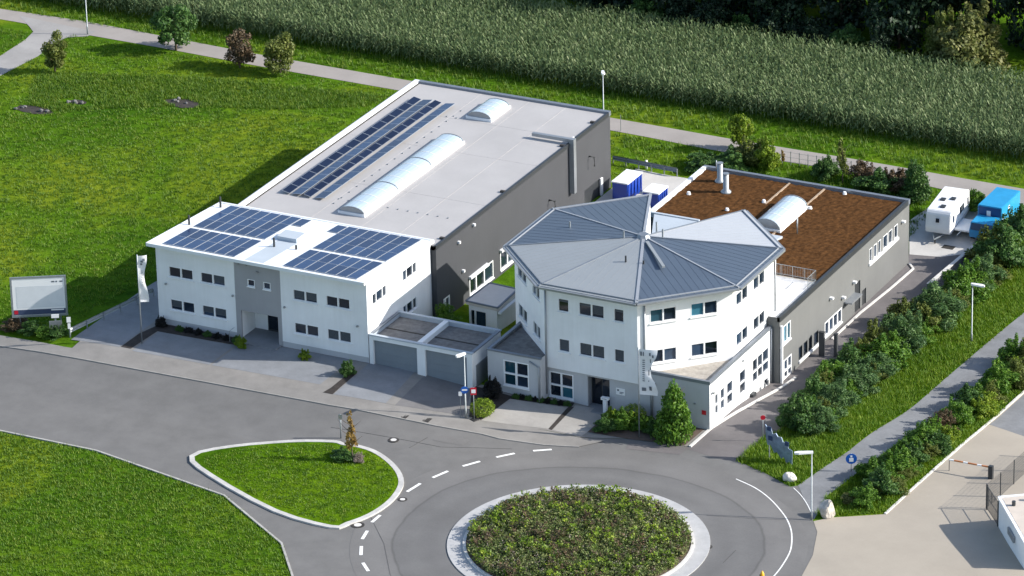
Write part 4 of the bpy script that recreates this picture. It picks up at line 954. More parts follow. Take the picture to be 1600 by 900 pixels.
for i, (px, py, h, r, mt) in enumerate(fill2):
    plant('hedge_shrub', f'{({L_MID.name: "green", L_OLIVE.name: "olive", L_LIME.name: "yellow green"})[mt.name]} low loose shrub, {ORD[i]} from the boulder filling the forecourt hedge', 'shrub', G(px, py), h, r, 'loose', mt, (i+2) % 4, 'low shrubs in the forecourt hedge', 'shrub')
hedge2 = [(1352, 788, 1.5, 1.1, 'shrub', L_MID, 'green'), (1378, 772, 2.0, 1.25, 'shrub', L_DARK, 'dark green'), (1362, 750, 1.8, 1.1, 'shrub', L_MID, 'green'), (1402, 742, 2.2, 1.3, 'shrub', L_MID, 'green'), (1425, 728, 1.9, 1.2, 'shrub', L_DARK, 'dark green'), (1400, 768, 1.2, .9, 'loose', L_OLIVE, 'olive'),
          (1440, 702, 2.1, 1.3, 'shrub', L_MID, 'green'), (1462, 706, 1.7, 1.1, 'shrub', L_DARK, 'dark green'), (1472, 676, 1.8, 1.1, 'loose', L_RED, 'brownish'), (1492, 668, 2.1, 1.25, 'shrub', L_MID, 'green'), (1512, 644, 2.3, 1.3, 'shrub', L_DARK, 'dark green'), (1532, 652, 1.7, 1.1, 'shrub', L_LIME, 'yellow green'), (1545, 640, 1.5, 1.0, 'loose', L_LIME, 'yellow green'),
          (1558, 616, 2.6, 1.5, 'shrub', L_MID, 'green'), (1585, 606, 2.3, 1.4, 'shrub', L_OLIVE, 'olive'), (1586, 572, 2.4, 1.4, 'shrub', L_MID, 'green'), (1607, 580, 2.4, 1.4, 'shrub', L_OLIVE, 'olive'), (1330, 786, .8, .8, 'loose', L_TAN, 'low tan')]
for i, (px, py, h, r, kind, mt, tone) in enumerate(hedge2):
    plant('hedge_shrub', f'{tone} shrub, {ORD[i]} from the boulder in the forecourt hedge', 'shrub', G(px, py), h, r, kind, mt, (i+1) % 4, 'shrubs between path and forecourt', 'shrub')
# planting in front of the buildings
plant('conical_tree', 'bright green conical tree in front of the octagonal office', 'tree', G(1053, 686), 4.6, 1.65, 'cone', L_MID, 1, None, 'sapling')
for i, (px, py, h, r, kind, mt, lb) in enumerate([(975, 668, 1.5, 1.0, 'shrub', L_MID, 'green shrub nearest the flagpole by the octagonal entrance'), (945, 672, 1.1, .95, 'shrub', L_DARK, 'dark shrub beside the white stele at the entrance'), (958, 662, 1.2, .8, 'shrub', L_LIME, 'yellow green shrub between two shrubs by the entrance'),
        (990, 662, 1.5, .9, 'round', L_LIME, 'rounded bright shrub against the wall left of the flagpole'), (1010, 672, 1.1, .8, 'shrub', L_MID, 'small green shrub just right of the flagpole'), (1026, 678, 1.2, .9, 'shrub', L_DARK, 'dark shrub at the left foot of the conical tree')]):
    plant('shrub', lb, 'shrub', G(px, py), h, r, kind, mt, i % 4, None, 'shrub')
plant('ornamental_grass', 'round tuft of bright ornamental grass beside the red sign post', 'bush', G(754, 650), 1.35, .95, 'round', L_LIME, 0)
plant('dark_shrub', 'almost black shrub at the corner beside the round grass tuft', 'shrub', G(770, 622), 1.7, .72, 'shrub', L_BLACK, 2, None, 'shrub')
plant('clipped_shrub', 'small dark clipped shrub in the bed before the left garage', 'shrub', G(543, 587), 1.3, .62, 'shrub', L_DARK, 1, None, 'shrub')
plant('dark_shrub', 'dark shrub at the left front corner of the solar office', 'shrub', (-20.9, -19.7, H(-20.9, -19.7)), .95, .42, 'shrub', L_BLACK, 0, None, 'shrub')
bedrs = random.Random(8)
for i in range(7):
    x = -19.2+i*.85
    plant('bedding_plant', f'low dark bedding plant below the office windows, {ORD[i]} from the left', 'plant', (x, -19.75, H(x, -19.75)), .5, .34, 'shrub', L_BLACK if i % 3 else L_DARK, i % 4, 'bedding plants before the solar office')
for i, (x, y, h, r) in enumerate(((-13.2, -20.6, 1.0, .45), (-7.6, -20.4, .8, .5))):
    plant('shrub', ('small bright shrub left of the office entrance steps', 'small bright shrub right of the office entrance steps')[i], 'shrub', (x, y, H(x, y)), h, r, 'shrub', L_LIME, i, None, 'shrub')
for i in range(9):
    p = G(806+i*10, 622.5+i*1.45)
    plant('bedding_plant', f'low dark plant below the ground floor windows, {ORD[i]} from the left wing', 'plant', p, .42, .3, 'shrub', L_BLACK if i % 2 else L_DARK, i % 4, 'bedding plants before the octagonal office')
plant('garden_shrub', 'leafy green shrub behind the garage beside the connecting bay', 'shrub', (-.6, -10.2, H(-.6, -10.2)), 2.2, 1.1, 'loose', L_MID, 1, None, 'shrub')
# row of young trees beside the field road
plant('young_tree', 'slim orange tinged young tree near the side road junction', 'tree', G(86, 113), 3.8, 1.25, 'tree', L_OLIVE, 0, None, 'tree')
plant('young_tree', 'dark green young tree overlapping the field road', 'tree', G(275, 79), 4.7, 2.0, 'tree', L_DARK, 1, None, 'tree')
plant('young_tree', 'reddish brown round young tree beside the field road', 'tree', G(375, 106), 3.6, 1.75, 'tree', L_RED, 2, None, 'tree')
plant('young_tree', 'green and orange young tree nearest the hall roof', 'tree', G(438, 114), 3.9, 1.8, 'tree', L_OLIVE, 3, None, 'tree')
# plants behind the annex
plant('young_tree', 'upright lime green tree behind the metal chimneys', 'tree', G(1156, 234), 3.6, 1.2, 'tree', L_LIME, 1, None, 'tree')
plant('shrub', 'olive shrub between two lime green plants behind the annex', 'shrub', G(1174, 256), 2.2, 1.5, 'shrub', L_OLIVE, 2, None, 'shrub')
plant('shrub', 'dense yellow green shrub beside the field road behind the annex', 'shrub', G(1200, 264), 2.9, 1.1, 'shrub', L_LIME, 3, None, 'shrub')
plant('sapling', 'tiny orange sapling at the wire fence', 'sapling', G(1223, 258), 1.4, .5, 'sapling', L_ORANGE, 1, None, 'sapling')
plant('shrub', 'small dark shrub at the end of the wire fence', 'shrub', G(1291, 277), 1.9, 1.1, 'shrub', L_DARK, 0, None, 'shrub')
plant('birch_sapling', 'slender pale young tree behind the annex roof edge', 'tree', G(1317, 288), 4.1, 1.15, 'sapling', L_OLIVE, 2, None, 'sapling')
plant('shrub', 'brownish loose shrub behind the annex', 'shrub', G(1347, 284), 1.8, 1.2, 'loose', L_RED, 1, None, 'shrub')
plant('shrub', 'wide dark shrub behind the annex left of the conical tree', 'shrub', G(1372, 300), 2.0, 1.7, 'shrub', L_DARK, 3, None, 'shrub')
plant('shrub', 'reddish dark shrub touching the dark conical tree', 'shrub', G(1396, 298), 1.9, 1.3, 'shrub', L_RED, 2, None, 'shrub')
plant('conical_tree', 'dark conical tree at the rear corner of the annex', 'tree', G(1431, 310), 3.4, 1.55, 'cone', L_DARK, 3, None, 'sapling')
plant('shrub', 'light green shrub between caravan and blue truck', 'shrub', G(1522, 330), 2.0, 1.1, 'loose', L_MID, 2, None, 'shrub')
plant('shrub', 'low dark shrub behind the metal chimneys', 'shrub', G(1100, 262), 1.3, 1.6, 'shrub', L_DARK, 0, None, 'shrub')
plant('shrub', 'broad dark shrub right of the metal chimneys', 'shrub', G(1142, 262), 1.6, 1.9, 'shrub', L_DARK, 1, None, 'shrub')
# tree with yellowed leaves on the splitter island
plant('sapling', 'thin sapling with yellowed leaves on the splitter island', 'sapling', G(551, 722), 4.0, .95, 'sapling', L_ORANGE, 0, None, 'sapling')
plant('flower_clump', 'white flowering clump at the foot of the yellowed sapling', 'plant', G(560, 722), .75, .5, 'loose', L_PALE, 3)
plant('shrub', 'dark green clump beside the white flowers on the splitter island', 'shrub', G(536, 718), .8, .9, 'shrub', L_DARK, 2)
# plants along the street below the billboard
for i, (px, py, h, r, mt, tn) in enumerate([(25, 515, 1.1, 1.0, L_RED, 'brownish'), (50, 520, 1.0, 1.0, L_DARK, 'dark green'), (72, 526, .9, .9, L_MID, 'green'), (90, 528, 1.0, .8, L_DARK, 'dark')]):
    plant('shrub', f'{tn} low shrub below the white billboard', 'shrub', G(px, py), h, r, 'loose', mt, i, None, 'shrub')
# wood behind the maize: every tree in view is its own tree
wood = []
wr = random.Random(21)
for k in range(15):
    wood.append((-34+k*5.2+wr.uniform(-1.2, 1.2), 62.0+wr.uniform(-1, 1.5), wr.uniform(8.5, 10.5), wr.uniform(3.2, 4.4)))
for k in range(12):
    wood.append((-36+k*7+wr.uniform(-1.5, 1.5), 69+wr.uniform(-1, 2), wr.uniform(12, 15), wr.uniform(4, 5)))
wood += [(23.5, 71, 12.5, 4.2), (18.5, 67.5, 11, 3.6), (28.5, 74, 13, 4.5)]
wood = [q for q in wood if q[0] < (10.5 if q[1] < 65 else 30)]; NF = sum(q[1] < 65 for q in wood)
for i, (x, y, h, r) in enumerate(wood):
    row = 'front' if i < NF else 'back'
    plant('forest_tree', f'tall dark wood tree, {ORD[i if i < NF else i-NF]} from left in the {row} row', 'tree', (x, y, 0), h, r, 'forest', L_FIR, i % 4, 'trees of the wood behind the maize', 'forest')
for i in range(8):
    x = -16+i*3.3
    plant('undergrowth_shrub', f'dark undergrowth shrub before the wood, {ORD[i]} from the left', 'shrub', (x, 58.6+wr.uniform(-.5, .5), 0), wr.uniform(2.2, 4), wr.uniform(1.4, 2.0), 'loose', L_FIR if i % 3 else L_DARK, i % 4, 'undergrowth along the wood')
q = at_z(1518, 92, .5)
plant('sunlit_bush', 'large sunlit tan and green bush before the dark wood', 'bush', (q.x+.3, q.y-1.2, 0), 5.6, 3.1, 'shrub', L_TAN, 2, None, 'shrub')
plant('sunlit_bush', 'green bush at the left side of the tan bush', 'bush', (q.x-2.4, q.y-.9, 0), 5.0, 1.6, 'shrub', L_OLIVE, 1, None, 'shrub')

# boulders
def boulder(label, pos, sx, sy, sz, seed, mat=STONE):
    me = bpy.data.meshes.new('boulder'); bm = bmesh.new(); bmesh.ops.create_icosphere(bm, subdivisions=3, radius=1); rs = np.random.RandomState(seed); pl_ = rs.normal(size=(9, 3)); pl_ /= np.linalg.norm(pl_, axis=1)[:, None]; of = .62+.25*rs.rand(9)
    for v in bm.verts:
        c = np.array(v.co)
        for a_, o_ in zip(pl_, of):
            d = c@a_-o_
            if d > 0: c = c-a_*d*.85
        v.co = Vector(c*np.array([sx, sy, sz])*(1+.04*rs.randn()))+Vector((0, 0, sz*.72))
    bm.to_mesh(me); bm.free(); me.materials.append(mat); o = link('boulder', me); o.location = pos; return tag(o, label, 'boulder')

# ------------------------------------------------------------------ maize, grass, ground cover (nobody could count them)
def scatter_arrays(variants, P, Z, seed, smin=.8, smax=1.15, keep_up=True):
    rs = np.random.RandomState(seed); out = []
    idx = rs.randint(0, len(variants), len(P)); a = rs.rand(len(P))*6.283; s = smin+(smax-smin)*rs.rand(len(P))
    for k, v in enumerate(variants):
        m = np.where(idx == k)[0]
        c, n_ = np.cos(a[m])[:, None], np.sin(a[m])[:, None]; sc = s[m][:, None]
        x = (v[None, :, 0]*c - v[None, :, 1]*n_)*sc + P[m, 0:1]; y = (v[None, :, 0]*n_ + v[None, :, 1]*c)*sc + P[m, 1:2]; z = v[None, :, 2]*sc + Z[m][:, None]
        out.append(np.stack([x, y, z], -1).reshape(-1, 3))
    return np.concatenate(out)
def corn_plant(seed):
    rs = random.Random(seed); q = []; h = 2.25
    for a in (0, 2.1, 4.2):
        p0 = (math.cos(a)*.02, math.sin(a)*.02); p1 = (math.cos(a+2.1)*.02, math.sin(a+2.1)*.02)
        q += [(*p0, 0), (*p1, 0), (p1[0]*.5, p1[1]*.5, h), (p0[0]*.5, p0[1]*.5, h)]
    for i in range(9):
        z = .35+i*.2; a = i*math.pi+rs.uniform(-.7, .7); l = rs.uniform(.55, .85)*(1 if i < 7 else .7); w_ = .055; dx, dy = math.cos(a), math.sin(a); sx, sy = -dy*w_, dx*w_
        p1 = (dx*l*.5, dy*l*.5, z+.30); p2 = (dx*l, dy*l, z+rs.uniform(-.05, .22))
        q += [(-sx*.6, -sy*.6, z), (sx*.6, sy*.6, z), (p1[0]+sx, p1[1]+sy, p1[2]), (p1[0]-sx, p1[1]-sy, p1[2])]
        q += [(p1[0]-sx, p1[1]-sy, p1[2]), (p1[0]+sx, p1[1]+sy, p1[2]), (p2[0]+sx*.15, p2[1]+sy*.15, p2[2]), (p2[0]-sx*.15, p2[1]-sy*.15, p2[2])]
    for i in range(4):
        a = rs.random()*6.28; dx, dy = math.cos(a)*.10, math.sin(a)*.10
        q += [(-.008, 0, h), (.008, 0, h), (dx+.012, dy, h+.28), (dx-.012, dy, h+.28)]
    return np.array(q)
rs = np.random.RandomState(5); cp = []
for y in np.arange(41.9, 56.3, .62):
    xs_ = np.arange(-78, 48, .26); xs_ = xs_+rs.uniform(-.08, .08, len(xs_)); cp.append(np.stack([xs_, y+rs.uniform(-.12, .12, len(xs_))], 1))
cp = np.concatenate(cp); cp = cp[cp[:, 1] < 56.6-.0*cp[:, 0]]
cv = scatter_arrays([corn_plant(i) for i in range(6)], cp, np.zeros(len(cp)), 7, .85, 1.1)
o = link('maize_field', arr_mesh('maize_field', cv, 4, L_CORN)); tag(o, 'tall dense maize field with pale tassels behind the field road', 'maize', kind='stuff')

def tuft(seed, n, h, sp, wd=.03):
    rs = random.Random(seed); q = []
    for i in range(n):
        a = rs.random()*6.28; b = rs.random()*6.28; r = sp*rs.random(); x, y = math.cos(b)*r, math.sin(b)*r; hh = h*rs.uniform(.5, 1.1); dx, dy = math.cos(a)*hh*.5, math.sin(a)*hh*.5; sx, sy = -math.sin(a)*wd, math.cos(a)*wd
        q += [(x-sx, y-sy, 0), (x+sx, y+sy, 0), (x+dx, y+dy, hh)]
    return np.array(q)
def grass(name, label, polys, n, h, seed, mat=BLADE, holes=()):
    rs = np.random.RandomState(seed); A_ = np.concatenate([np.array(p) for p in polys]); lo, hi = A_.min(0), A_.max(0)
    P = lo+(hi-lo)*rs.rand(n, 2); k = np.zeros(n, bool)
    for p in polys: k |= inside(P, np.array(p))
    for p in holes: k &= ~inside(P, np.array(p))
    P = P[k]; Z = np.array([H(x, y) for x, y in P])
    v = scatter_arrays([tuft(i, 7, h, .22) for i in range(5)], P, Z, seed+1, .7, 1.3)
    o = link(name, arr_mesh(name, v, 3, mat, k=3)); return tag(o, label, 'grass', kind='stuff')
meadow = [[(-80, -24), (-31.5, -24), (-28.2, -23.2), (-26.6, -8), (-21.7, -6), (-20.8, 23.5), (-2, 23.5), (-2, 27.5), (-8, 33.5), (-29, 34.6), (-62, 35.4), (-80, 33)]]
dt = XY([(60, 112), (320, 122), (600, 150), (575, 166), (430, 172), (285, 166), (120, 172), (40, 178)])
sr = XY([(46, 40), (105, 59), (84, 68), (60, 88), (0, 119), (-60, 150), (-90, 135), (0, 88), (40, 62)])
grass('meadow_grass', 'bright green meadow grass left of the buildings', meadow, 46000, .19, 31, holes=[sr]+[[(G(px, py).x+1.9*math.cos(t), G(px, py).y+.8*math.sin(t)) for t in (0, .8, 1.6, 2.4, 3.1, 3.9, 4.7, 5.5)] for px, py in ((52, 172), (285, 161), (120, 160))])
grass('tall_meadow_grass', 'taller dark grass along the shallow ditch in the meadow', [dt], 14000, .28, 41, holes=[[(G(px, py).x+1.9*math.cos(t), G(px, py).y+.8*math.sin(t)) for t in (0, .8, 1.6, 2.4, 3.1, 3.9, 4.7, 5.5)] for px, py in ((52, 172), (285, 161), (120, 160))])
for px, py, r_ in ((52, 172, 1.6), (285, 161, 1.5), (120, 160, .8)):
    q = G(px, py); rs_ = random.Random(px); sheet('ditch_soil', [(q.x+r_*(1+.3*rs_.random())*math.cos(t*.6283), q.y+r_*(.5+.3*rs_.random())*math.sin(t*.6283)) for t in range(10)], .03, SOIL, step=.6)
    for k in range(5):
        x, y = q.x+rs_.uniform(-r_, r_), q.y+rs_.uniform(-.5, .5); boulder(f'{ORD[k]} small grey stone in the {({52: "left", 285: "right", 120: "middle"})[px]} bare patch of the meadow', (x, y, .0), rs_.uniform(.1, .25), rs_.uniform(.1, .2), rs_.uniform(.1, .2), px+k, GRAVEL)['group'] = 'stones in the bare meadow patches'
grass('roadside_grass', 'long grass between the field road and the maize', [[(-90, 39.2), (-45, 38.3), (-9, 37.0), (50, 36.4), (50, 42.4), (-90, 42.4)], [(-1.9, 27.8), (8.1, 27.8), (24, 22), (24, 33.2), (-7, 33.4)]], 26000, .34, 33)
vg1 = XY([(1151, 720), (1193, 684), (1218, 675), (1290, 600), (1400, 490), (1470, 452), (1530, 402), (1620, 350), (1700, 402), (1600, 487), (1552, 526), (1470, 596), (1400, 652), (1325, 704), (1247, 757), (1235, 760), (1198, 740)])
vg2 = XY([(1278, 806), (1292, 778), (1345, 737), (1400, 697), (1463, 652), (1543, 594), (1620, 535), (1640, 575), (1600, 611), (1544, 660), (1491, 705), (1431, 758), (1383, 802), (1300, 807)])
grass('verge_grass', 'lush verge grass between the annex hedge and the cycle path', [vg1], 26000, .32, 35, BLADE2)
grass('verge_grass', 'dry verge grass under the hedge beside the beige forecourt', [vg2], 9000, .28, 37, BLADE2)
v0 = np.array(ISL); grass('island_grass', 'short grass on the splitter island', [[(RCX-50, -60), (RCX, -60), (RCX, -20), (RCX-50, -20)]] if False else [[(sum(p[0] for p in ISL)/len(ISL)*.09+x*.91, sum(p[1] for p in ISL)/len(ISL)*.09+y*.91) for x, y in ISL]], 4000, .13, 39)
bpy.data.objects['island_grass'].location.z = .12
lw = XY([(-140, 646), (150, 706), (350, 776), (440, 851), (470, 941), (480, 1000), (-140, 1000)])
grass('corner_lawn', 'grass beyond the street at the lower left', [lw], 26000, .19, 43)
kerb('kerb', XY([(-140, 645), (150, 705), (350, 775), (440, 850), (470, 940)]), .16, .10, plain('lawn_kerb', (.36, .35, .33), .85, var=.15, scale=1.5))
# roundabout planting
def rosette(seed, n, h):
    rs = random.Random(seed); q = []
    for i in range(n):
        a = rs.random()*6.28; l = rs.uniform(.07, .16); z = h*rs.random()**.7; r = .25*(1-z/h*.6)*rs.random()**.5; x, y = math.cos(a)*r, math.sin(a)*r; b = rs.random()*6.28; e = rs.uniform(-.2, .9)
        d = Vector((math.cos(b)*math.cos(e), math.sin(b)*math.cos(e), math.sin(e)))*l; s_ = d.cross(Vector((rs.uniform(-1, 1), rs.uniform(-1, 1), 1))).normalized()*l*.33
        p = Vector((x, y, z)); q += [tuple(p), tuple(p+d*.5-s_), tuple(p+d), tuple(p+d*.5+s_)]
    return np.array(q)
rs = np.random.RandomState(9); n = 7500; r = 7.95*np.sqrt(rs.rand(n)); a = rs.rand(n)*6.283
P = np.stack([RCX+r*np.cos(a), RCY+r*np.sin(a)], 1); Z = .14+.40*(1-(r/8.1)**2)
v = scatter_arrays([rosette(i, 22, .42) for i in range(6)], P, Z, 10, .5, 1.3)
tag(link('island_planting', arr_mesh('island_planting', v, 4, L_BED)), 'mixed ground cover planting filling the roundabout island', 'planting', kind='stuff')
for nm, mt, fr, lbl, sd in (('lime_clumps', L_LIME, .06, 'bright lime clumps in the roundabout planting', 50), ('brown_clumps', L_RED, .05, 'brownish clumps in the roundabout planting', 60)):
    fx = np.sin(P[:, 0]*.9+sd)*np.sin(P[:, 1]*1.1+sd*.7)*.5+.5; kk = rs.rand(n) < fr*2*fx
    tag(link(nm, arr_mesh(nm, scatter_arrays([rosette(sd+i, 26, .5) for i in range(3)], P[kk], Z[kk]+.04, sd, .7, 1.7), 4, mt)), lbl, 'planting', kind='stuff')
k = (r > 5.0) & (rs.rand(n) < .12) | (rs.rand(n) < .03)
v = scatter_arrays([rosette(20+i, 10, .6) for i in range(3)], P[k], Z[k]+.12, 12, .5, 1.0)
tag(link('island_blooms', arr_mesh('island_blooms', v, 4, L_PALE)), 'pale dry blooms scattered through the roundabout planting', 'planting', kind='stuff')

# ------------------------------------------------------------------ street lamps, signs, poles
def lamp(pos, h, label, ang=0.0, head=.9, sign=False):
    o = thing('street_lamp', label, 'lamp', (0, 0, 0), 'street lamps')
    MB().tube([(0, 0, -.05), (0, 0, .8), (0, 0, .82), (0, 0, h)], [.075, .075, .055, .04], 10).build('pole', GALV, o, smooth=True)
    m = MB(); m.box(-.06, .06, -.06, .06, .6, .78); m.build('service_box', GREYM, o)
    hd = MB().prism([(-.1, -.10), (head*.75, -.17), (head, -.08), (head, .08), (head*.75, .17), (-.1, .10)], h-.04, h+.10).build('lamp_head', FRAME, o)
    m = MB(); m.box(.25, head*.9, -.1, .1, h-.06, h-.043); m.build('lens', GLASSB, hd)
    o.location = pos; o.rotation_euler.z = ang
    return o
lamp(G(1268, 813), 5.4, 'grey street lamp at the cycle path beside the pale boulder', R(-150), 1.25)
lamp(G(728, 654), 5.35, 'grey street lamp before the garage carrying a round sign', R(-110), .8)
p = G(943, 186); lamp(p, 4.4, 'street lamp behind the grey hall', R(-60), .7)
lamp(G(137, 54), 6.2, 'street lamp at the field road junction', R(-60), .8)
lamp(G(1518, 536), 5.0, 'street lamp between hedge and cycle path', R(0), 1.0)
def sign(name, label, pos, h, shape, mat, back=GREYM, size=.32, ang=R(-62), r=.03):
    o = thing(name, label, 'sign', (0, 0, 0))
    MB().tube([(0, 0, -.05), (0, 0, h)], r, 8).build('post', GALV, o, smooth=True)
    m = MB()
    if shape == 'round': pts = [(math.cos(2*math.pi*i/20)*size, math.sin(2*math.pi*i/20)*size) for i in range(20)]
    else: pts = [(-size*.75, -size), (size*.75, -size), (size*.75, size), (-size*.75, size)]
    n = len(pts)
    for y0 in (-.05,): m.add([(x, y0-.02, h-size+z) for x, z in pts]+[(x, y0, h-size+z) for x, z in pts], [tuple(range(n)), tuple(range(2*n-1, n-1, -1))]+[(i, (i+1) % n, n+(i+1) % n, n+i) for i in range(n)])
    pl = m.build('sign_plate', mat, o)
    o.location = pos; o.rotation_euler.z = ang+R(90)
    return o, pl
s_, pl = sign('traffic_sign', 'red and white sign on a post beside the grass tuft', G(741, 657), 2.75, 'rect', REDP, size=.30)
MB().box(-.16, .16, -.078, -.072, 2.3, 2.6).build('white_field', FRAME, pl)
m = MB(); m.tube([(0, 0, 0), (0, 0, .12)], [.4, .35], 4); m.build('base', RUBB, s_)
s_, pl = sign('traffic_sign', 'round blue cycle path sign with white symbol', G(1330, 737), 1.5, 'round', BLUES, size=.42)
MB().box(-.16, .16, -.078, -.072, .85, 1.15).build('symbol', FRAME, pl); MB().box(-.07, .07, -.078, -.072, 1.2, 1.36).build('symbol', FRAME, pl)
sign('traffic_sign', 'small round red sign on a thin post by the annex drive', G(1192, 690), 2.2, 'round', REDP, size=.19)
m_ = G(728, 654)
s_, pl = sign('round_sign', 'round blue and white sign fixed to the garage lamp post', (m_.x+.02, m_.y-.12, m_.z), 2.75, 'round', BLUES, size=.3, r=.02)
MB().box(-.2, .2, -.078, -.072, 2.4, 2.52).build('white_bar', FRAME, pl)
s_, pl = sign('arrow_sign', 'small white arrow board beside the garage lamp post', (m_.x-.35, m_.y-.15, m_.z), 2.25, 'rect', FRAME, size=.17, r=.02)
sign('short_post', 'short grey post with plate at the street edge left of the yellowed sapling', G(533, 685), 2.0, 'rect', GREYM, size=.2, r=.06)
# flag banners
def banner(label, base, h, wd, z0, marks, dirx):
    o = thing('flag_banner', label, 'flag', base)
    b = Vector(base); m = MB(); m.tube([b, b+Vector((0, 0, h))], .05, 8); m.build('pole', GALV, o, smooth=True)
    m = MB(); d = Vector((dirx[0], dirx[1], 0)); nrm = Vector((-d.y, d.x, 0)); N, M = 14, 8; vs = []; fs = []
    for i in range(N+1):
        z = z0+(h-.1-z0)*i/N
        for j in range(M+1):
            t = j/M; wv = .10*t*math.sin(i*.75+t*2.5)+.06*t*math.sin(i*1.9); edge = wd*(.8+.2*math.sin(i*.5+1))
            p = b+d*(.06+edge*t)+nrm*wv+Vector((0, 0, z-.05*t*math.cos(i))); vs.append(p)
    fs = [(i*(M+1)+j, i*(M+1)+j+1, (i+1)*(M+1)+j+1, (i+1)*(M+1)+j) for i in range(N) for j in range(M)]
    m.add(vs, fs); cl = m.build('cloth', FLAGM, o, smooth=True)
    s2 = -1 if nrm.dot(Vector((CAM.x, CAM.y, 0))) < 0 else 1
    for (a0, a1, t0, t1) in marks:
        m = MB(); q = []
        za, zb = z0+(h-.1-z0)*a0, z0+(h-.1-z0)*a1
        for t, z in ((t0, za), (t1, za), (t1, zb), (t0, zb)):
            i = (z-z0)/(h-.1-z0)*N; wv = .10*t*math.sin(i*.75+t*2.5)+.06*t*math.sin(i*1.9); q.append(b+d*(.06+wd*.9*t)+nrm*(wv+s2*.03)+Vector((0, 0, z)))
        m.quad(*q); m.build('print_mark', INK, cl)
    return o
gp = G(222, 538)
banner('tall white flag banner with grey vertical print left of the solar office', gp, 7.6, .7, 3.6, [(.86, .90, .3, .6), (.90, .94, .55, .85), (.80, .84, .25, .5)]+[(.35+.035*i, .36+.035*i, .3, .5) for i in range(10)], (.85, .5))
gp = G(999, 684)
banner('white flag banner with grey stripes and vertical print before the octagonal office', gp, 7.4, 1.5, 3.6, [(.86, .95, .08, .18), (.86, .95, .24, .30), (.88, .94, .62, .72), (.84, .90, .8, .9)]+[(.30+.045*i, .32+.045*i, .2, .34) for i in range(11)]+[(.08, .16, .15, .4), (.1, .2, .6, .75), (.3, .55, .55, .6), (.55, .8, .66, .71)], (.92, .2))
# billboard
bb = thing('billboard', 'large white billboard with dark printed footer at the meadow edge', 'billboard', G(64, 512)); b0 = Vector(bb.location)+Vector((0, 0, .25))
bd = Vector((.86, .51, 0)); bn = Vector((bd.y, -bd.x, 0))
def bp(u, z, o=0.0): return b0+bd*u+bn*o+Vector((0, 0, z))
def bbx(m, u0, u1, z0, z1, o0, o1): return m.obox(bp(u0, z0, o0), bd*(u1-u0), bn*(o1-o0), (0, 0, z1-z0))
m = MB(); bbx(m, -2.05, 2.05, .9, 4.0, -.05, 0); m.build('panel', FRAME, bb)
m = MB(); bbx(m, -2.2, 2.2, 4.003, 4.15, -.08, .03); bbx(m, -2.2, 2.2, .72, .897, -.08, .03); bbx(m, -2.2, -2.053, .9, 4.0, -.08, .03); bbx(m, 2.053, 2.2, .9, 4.0, -.08, .03); m.build('frame', GALV, bb)
m = MB(); bbx(m, -2.04, 2.04, .92, 1.35, .003, .012); ft = m.build('footer_print', NAVY, bb)
m = MB(); bbx(m, -2.0, -1.7, 1.0, 1.32, .015, .02); m.build('red_square', REDP, ft)
m = MB(); bbx(m, .9, 1.9, 1.2, 1.3, .015, .02); m.build('footer_line', FRAME, ft)
for k in range(3):
    m = MB(); bbx(m, 1.05+k*.32, 1.05+k*.32+(.24 if k != 1 else .14), 3.6, 3.72, .003, .01); m.build('header_mark', INK, bb)
m = MB(); bbx(m, -1.75, 1.95, 1.5, 3.35, .003, .008); m.build('printed_field', plain('board_print', (.62, .65, .68), .6, var=.05), bb)
for u in (-1.6, 1.6):
    m = MB(); m.tube([bp(u, -.5, -.12), bp(u, 4.1, -.12)], .07, 8); m.build('post', GALV, bb)
ss = thing('site_sign', 'small grey sign board below the right side of the billboard', 'sign', G(88, 523)); b0 = Vector(ss.location)
m = MB(); bbx(m, -.5, .5, .5, 1.2, 0, .04); m.build('board', GREYM, ss); m = MB(); bbx(m, -.06, .06, -.1, 1.5, -.1, -.02); m.build('post', GALV, ss); m = MB(); bbx(m, -.3, .3, 1.45, 1.75, -.02, .03); m.build('top_plate', FRAME, ss)
mp_ = thing('marker_post', 'white marker post where the guard rail ends', 'post', G(109, 527)); b0 = Vector(mp_.location)
m = MB(); m.tube([b0, b0+Vector((0, 0, 1.7))], .04, 8); m.build('post', GALV, mp_); m = MB(); bbx(m, -.16, .16, 1.3, 1.75, .04, .07); m.build('plate', FRAME, mp_); m = MB(); bbx(m, -.1, .12, .75, 1.2, .04, .07); m.build('plate', FRAME, mp_)
# sculpture of jagged metal on the verge
sc = thing('metal_sculpture', 'jagged blue grey metal sheet sculpture on the verge by the roundabout', 'sculpture', G(1218, 722)); b0 = Vector(sc.location); bd = Vector((.98, -.2, 0)); bn = Vector((bd.y, -bd.x, 0))
rsx = random.Random(2); top = [(-1.25, 2.75), (-1.0, 2.5), (-.72, 2.55), (-.6, 2.15), (-.3, 2.3), (-.1, 2.05), (.2, 2.1), (.35, 1.75), (.7, 1.8), (.85, 1.35), (1.2, 1.25)]
bot = [(1.15, .1), (.9, .35), (.75, .15), (.4, .55), (.2, .35), (-.2, .8), (-.45, .65), (-.75, 1.2), (-1.05, 1.15), (-1.2, 1.75)]
pts = top+bot; n = len(pts); m = MB(); m.add([bp(u, z, .0) for u, z in pts]+[bp(u, z, .06) for u, z in pts], [tuple(range(n)), tuple(range(2*n-1, n-1, -1))]+[(i, (i+1) % n, n+(i+1) % n, n+i) for i in range(n)])
m.build('sheet', plain('blued_steel', (.22, .29, .40), .35, .4, var=.3, scale=1.5, fine=5), sc)
m = MB()
for u, z in ((-1.05, 2.35), (.55, 1.55), (-.95, 1.6)): m.obox(bp(u, z, .063), bd*.35, bn*.05, (0, 0, .35))
m.build('dark_plate', plain('dark_blue_steel', (.03, .06, .14), .4, .3, var=.2), sc)
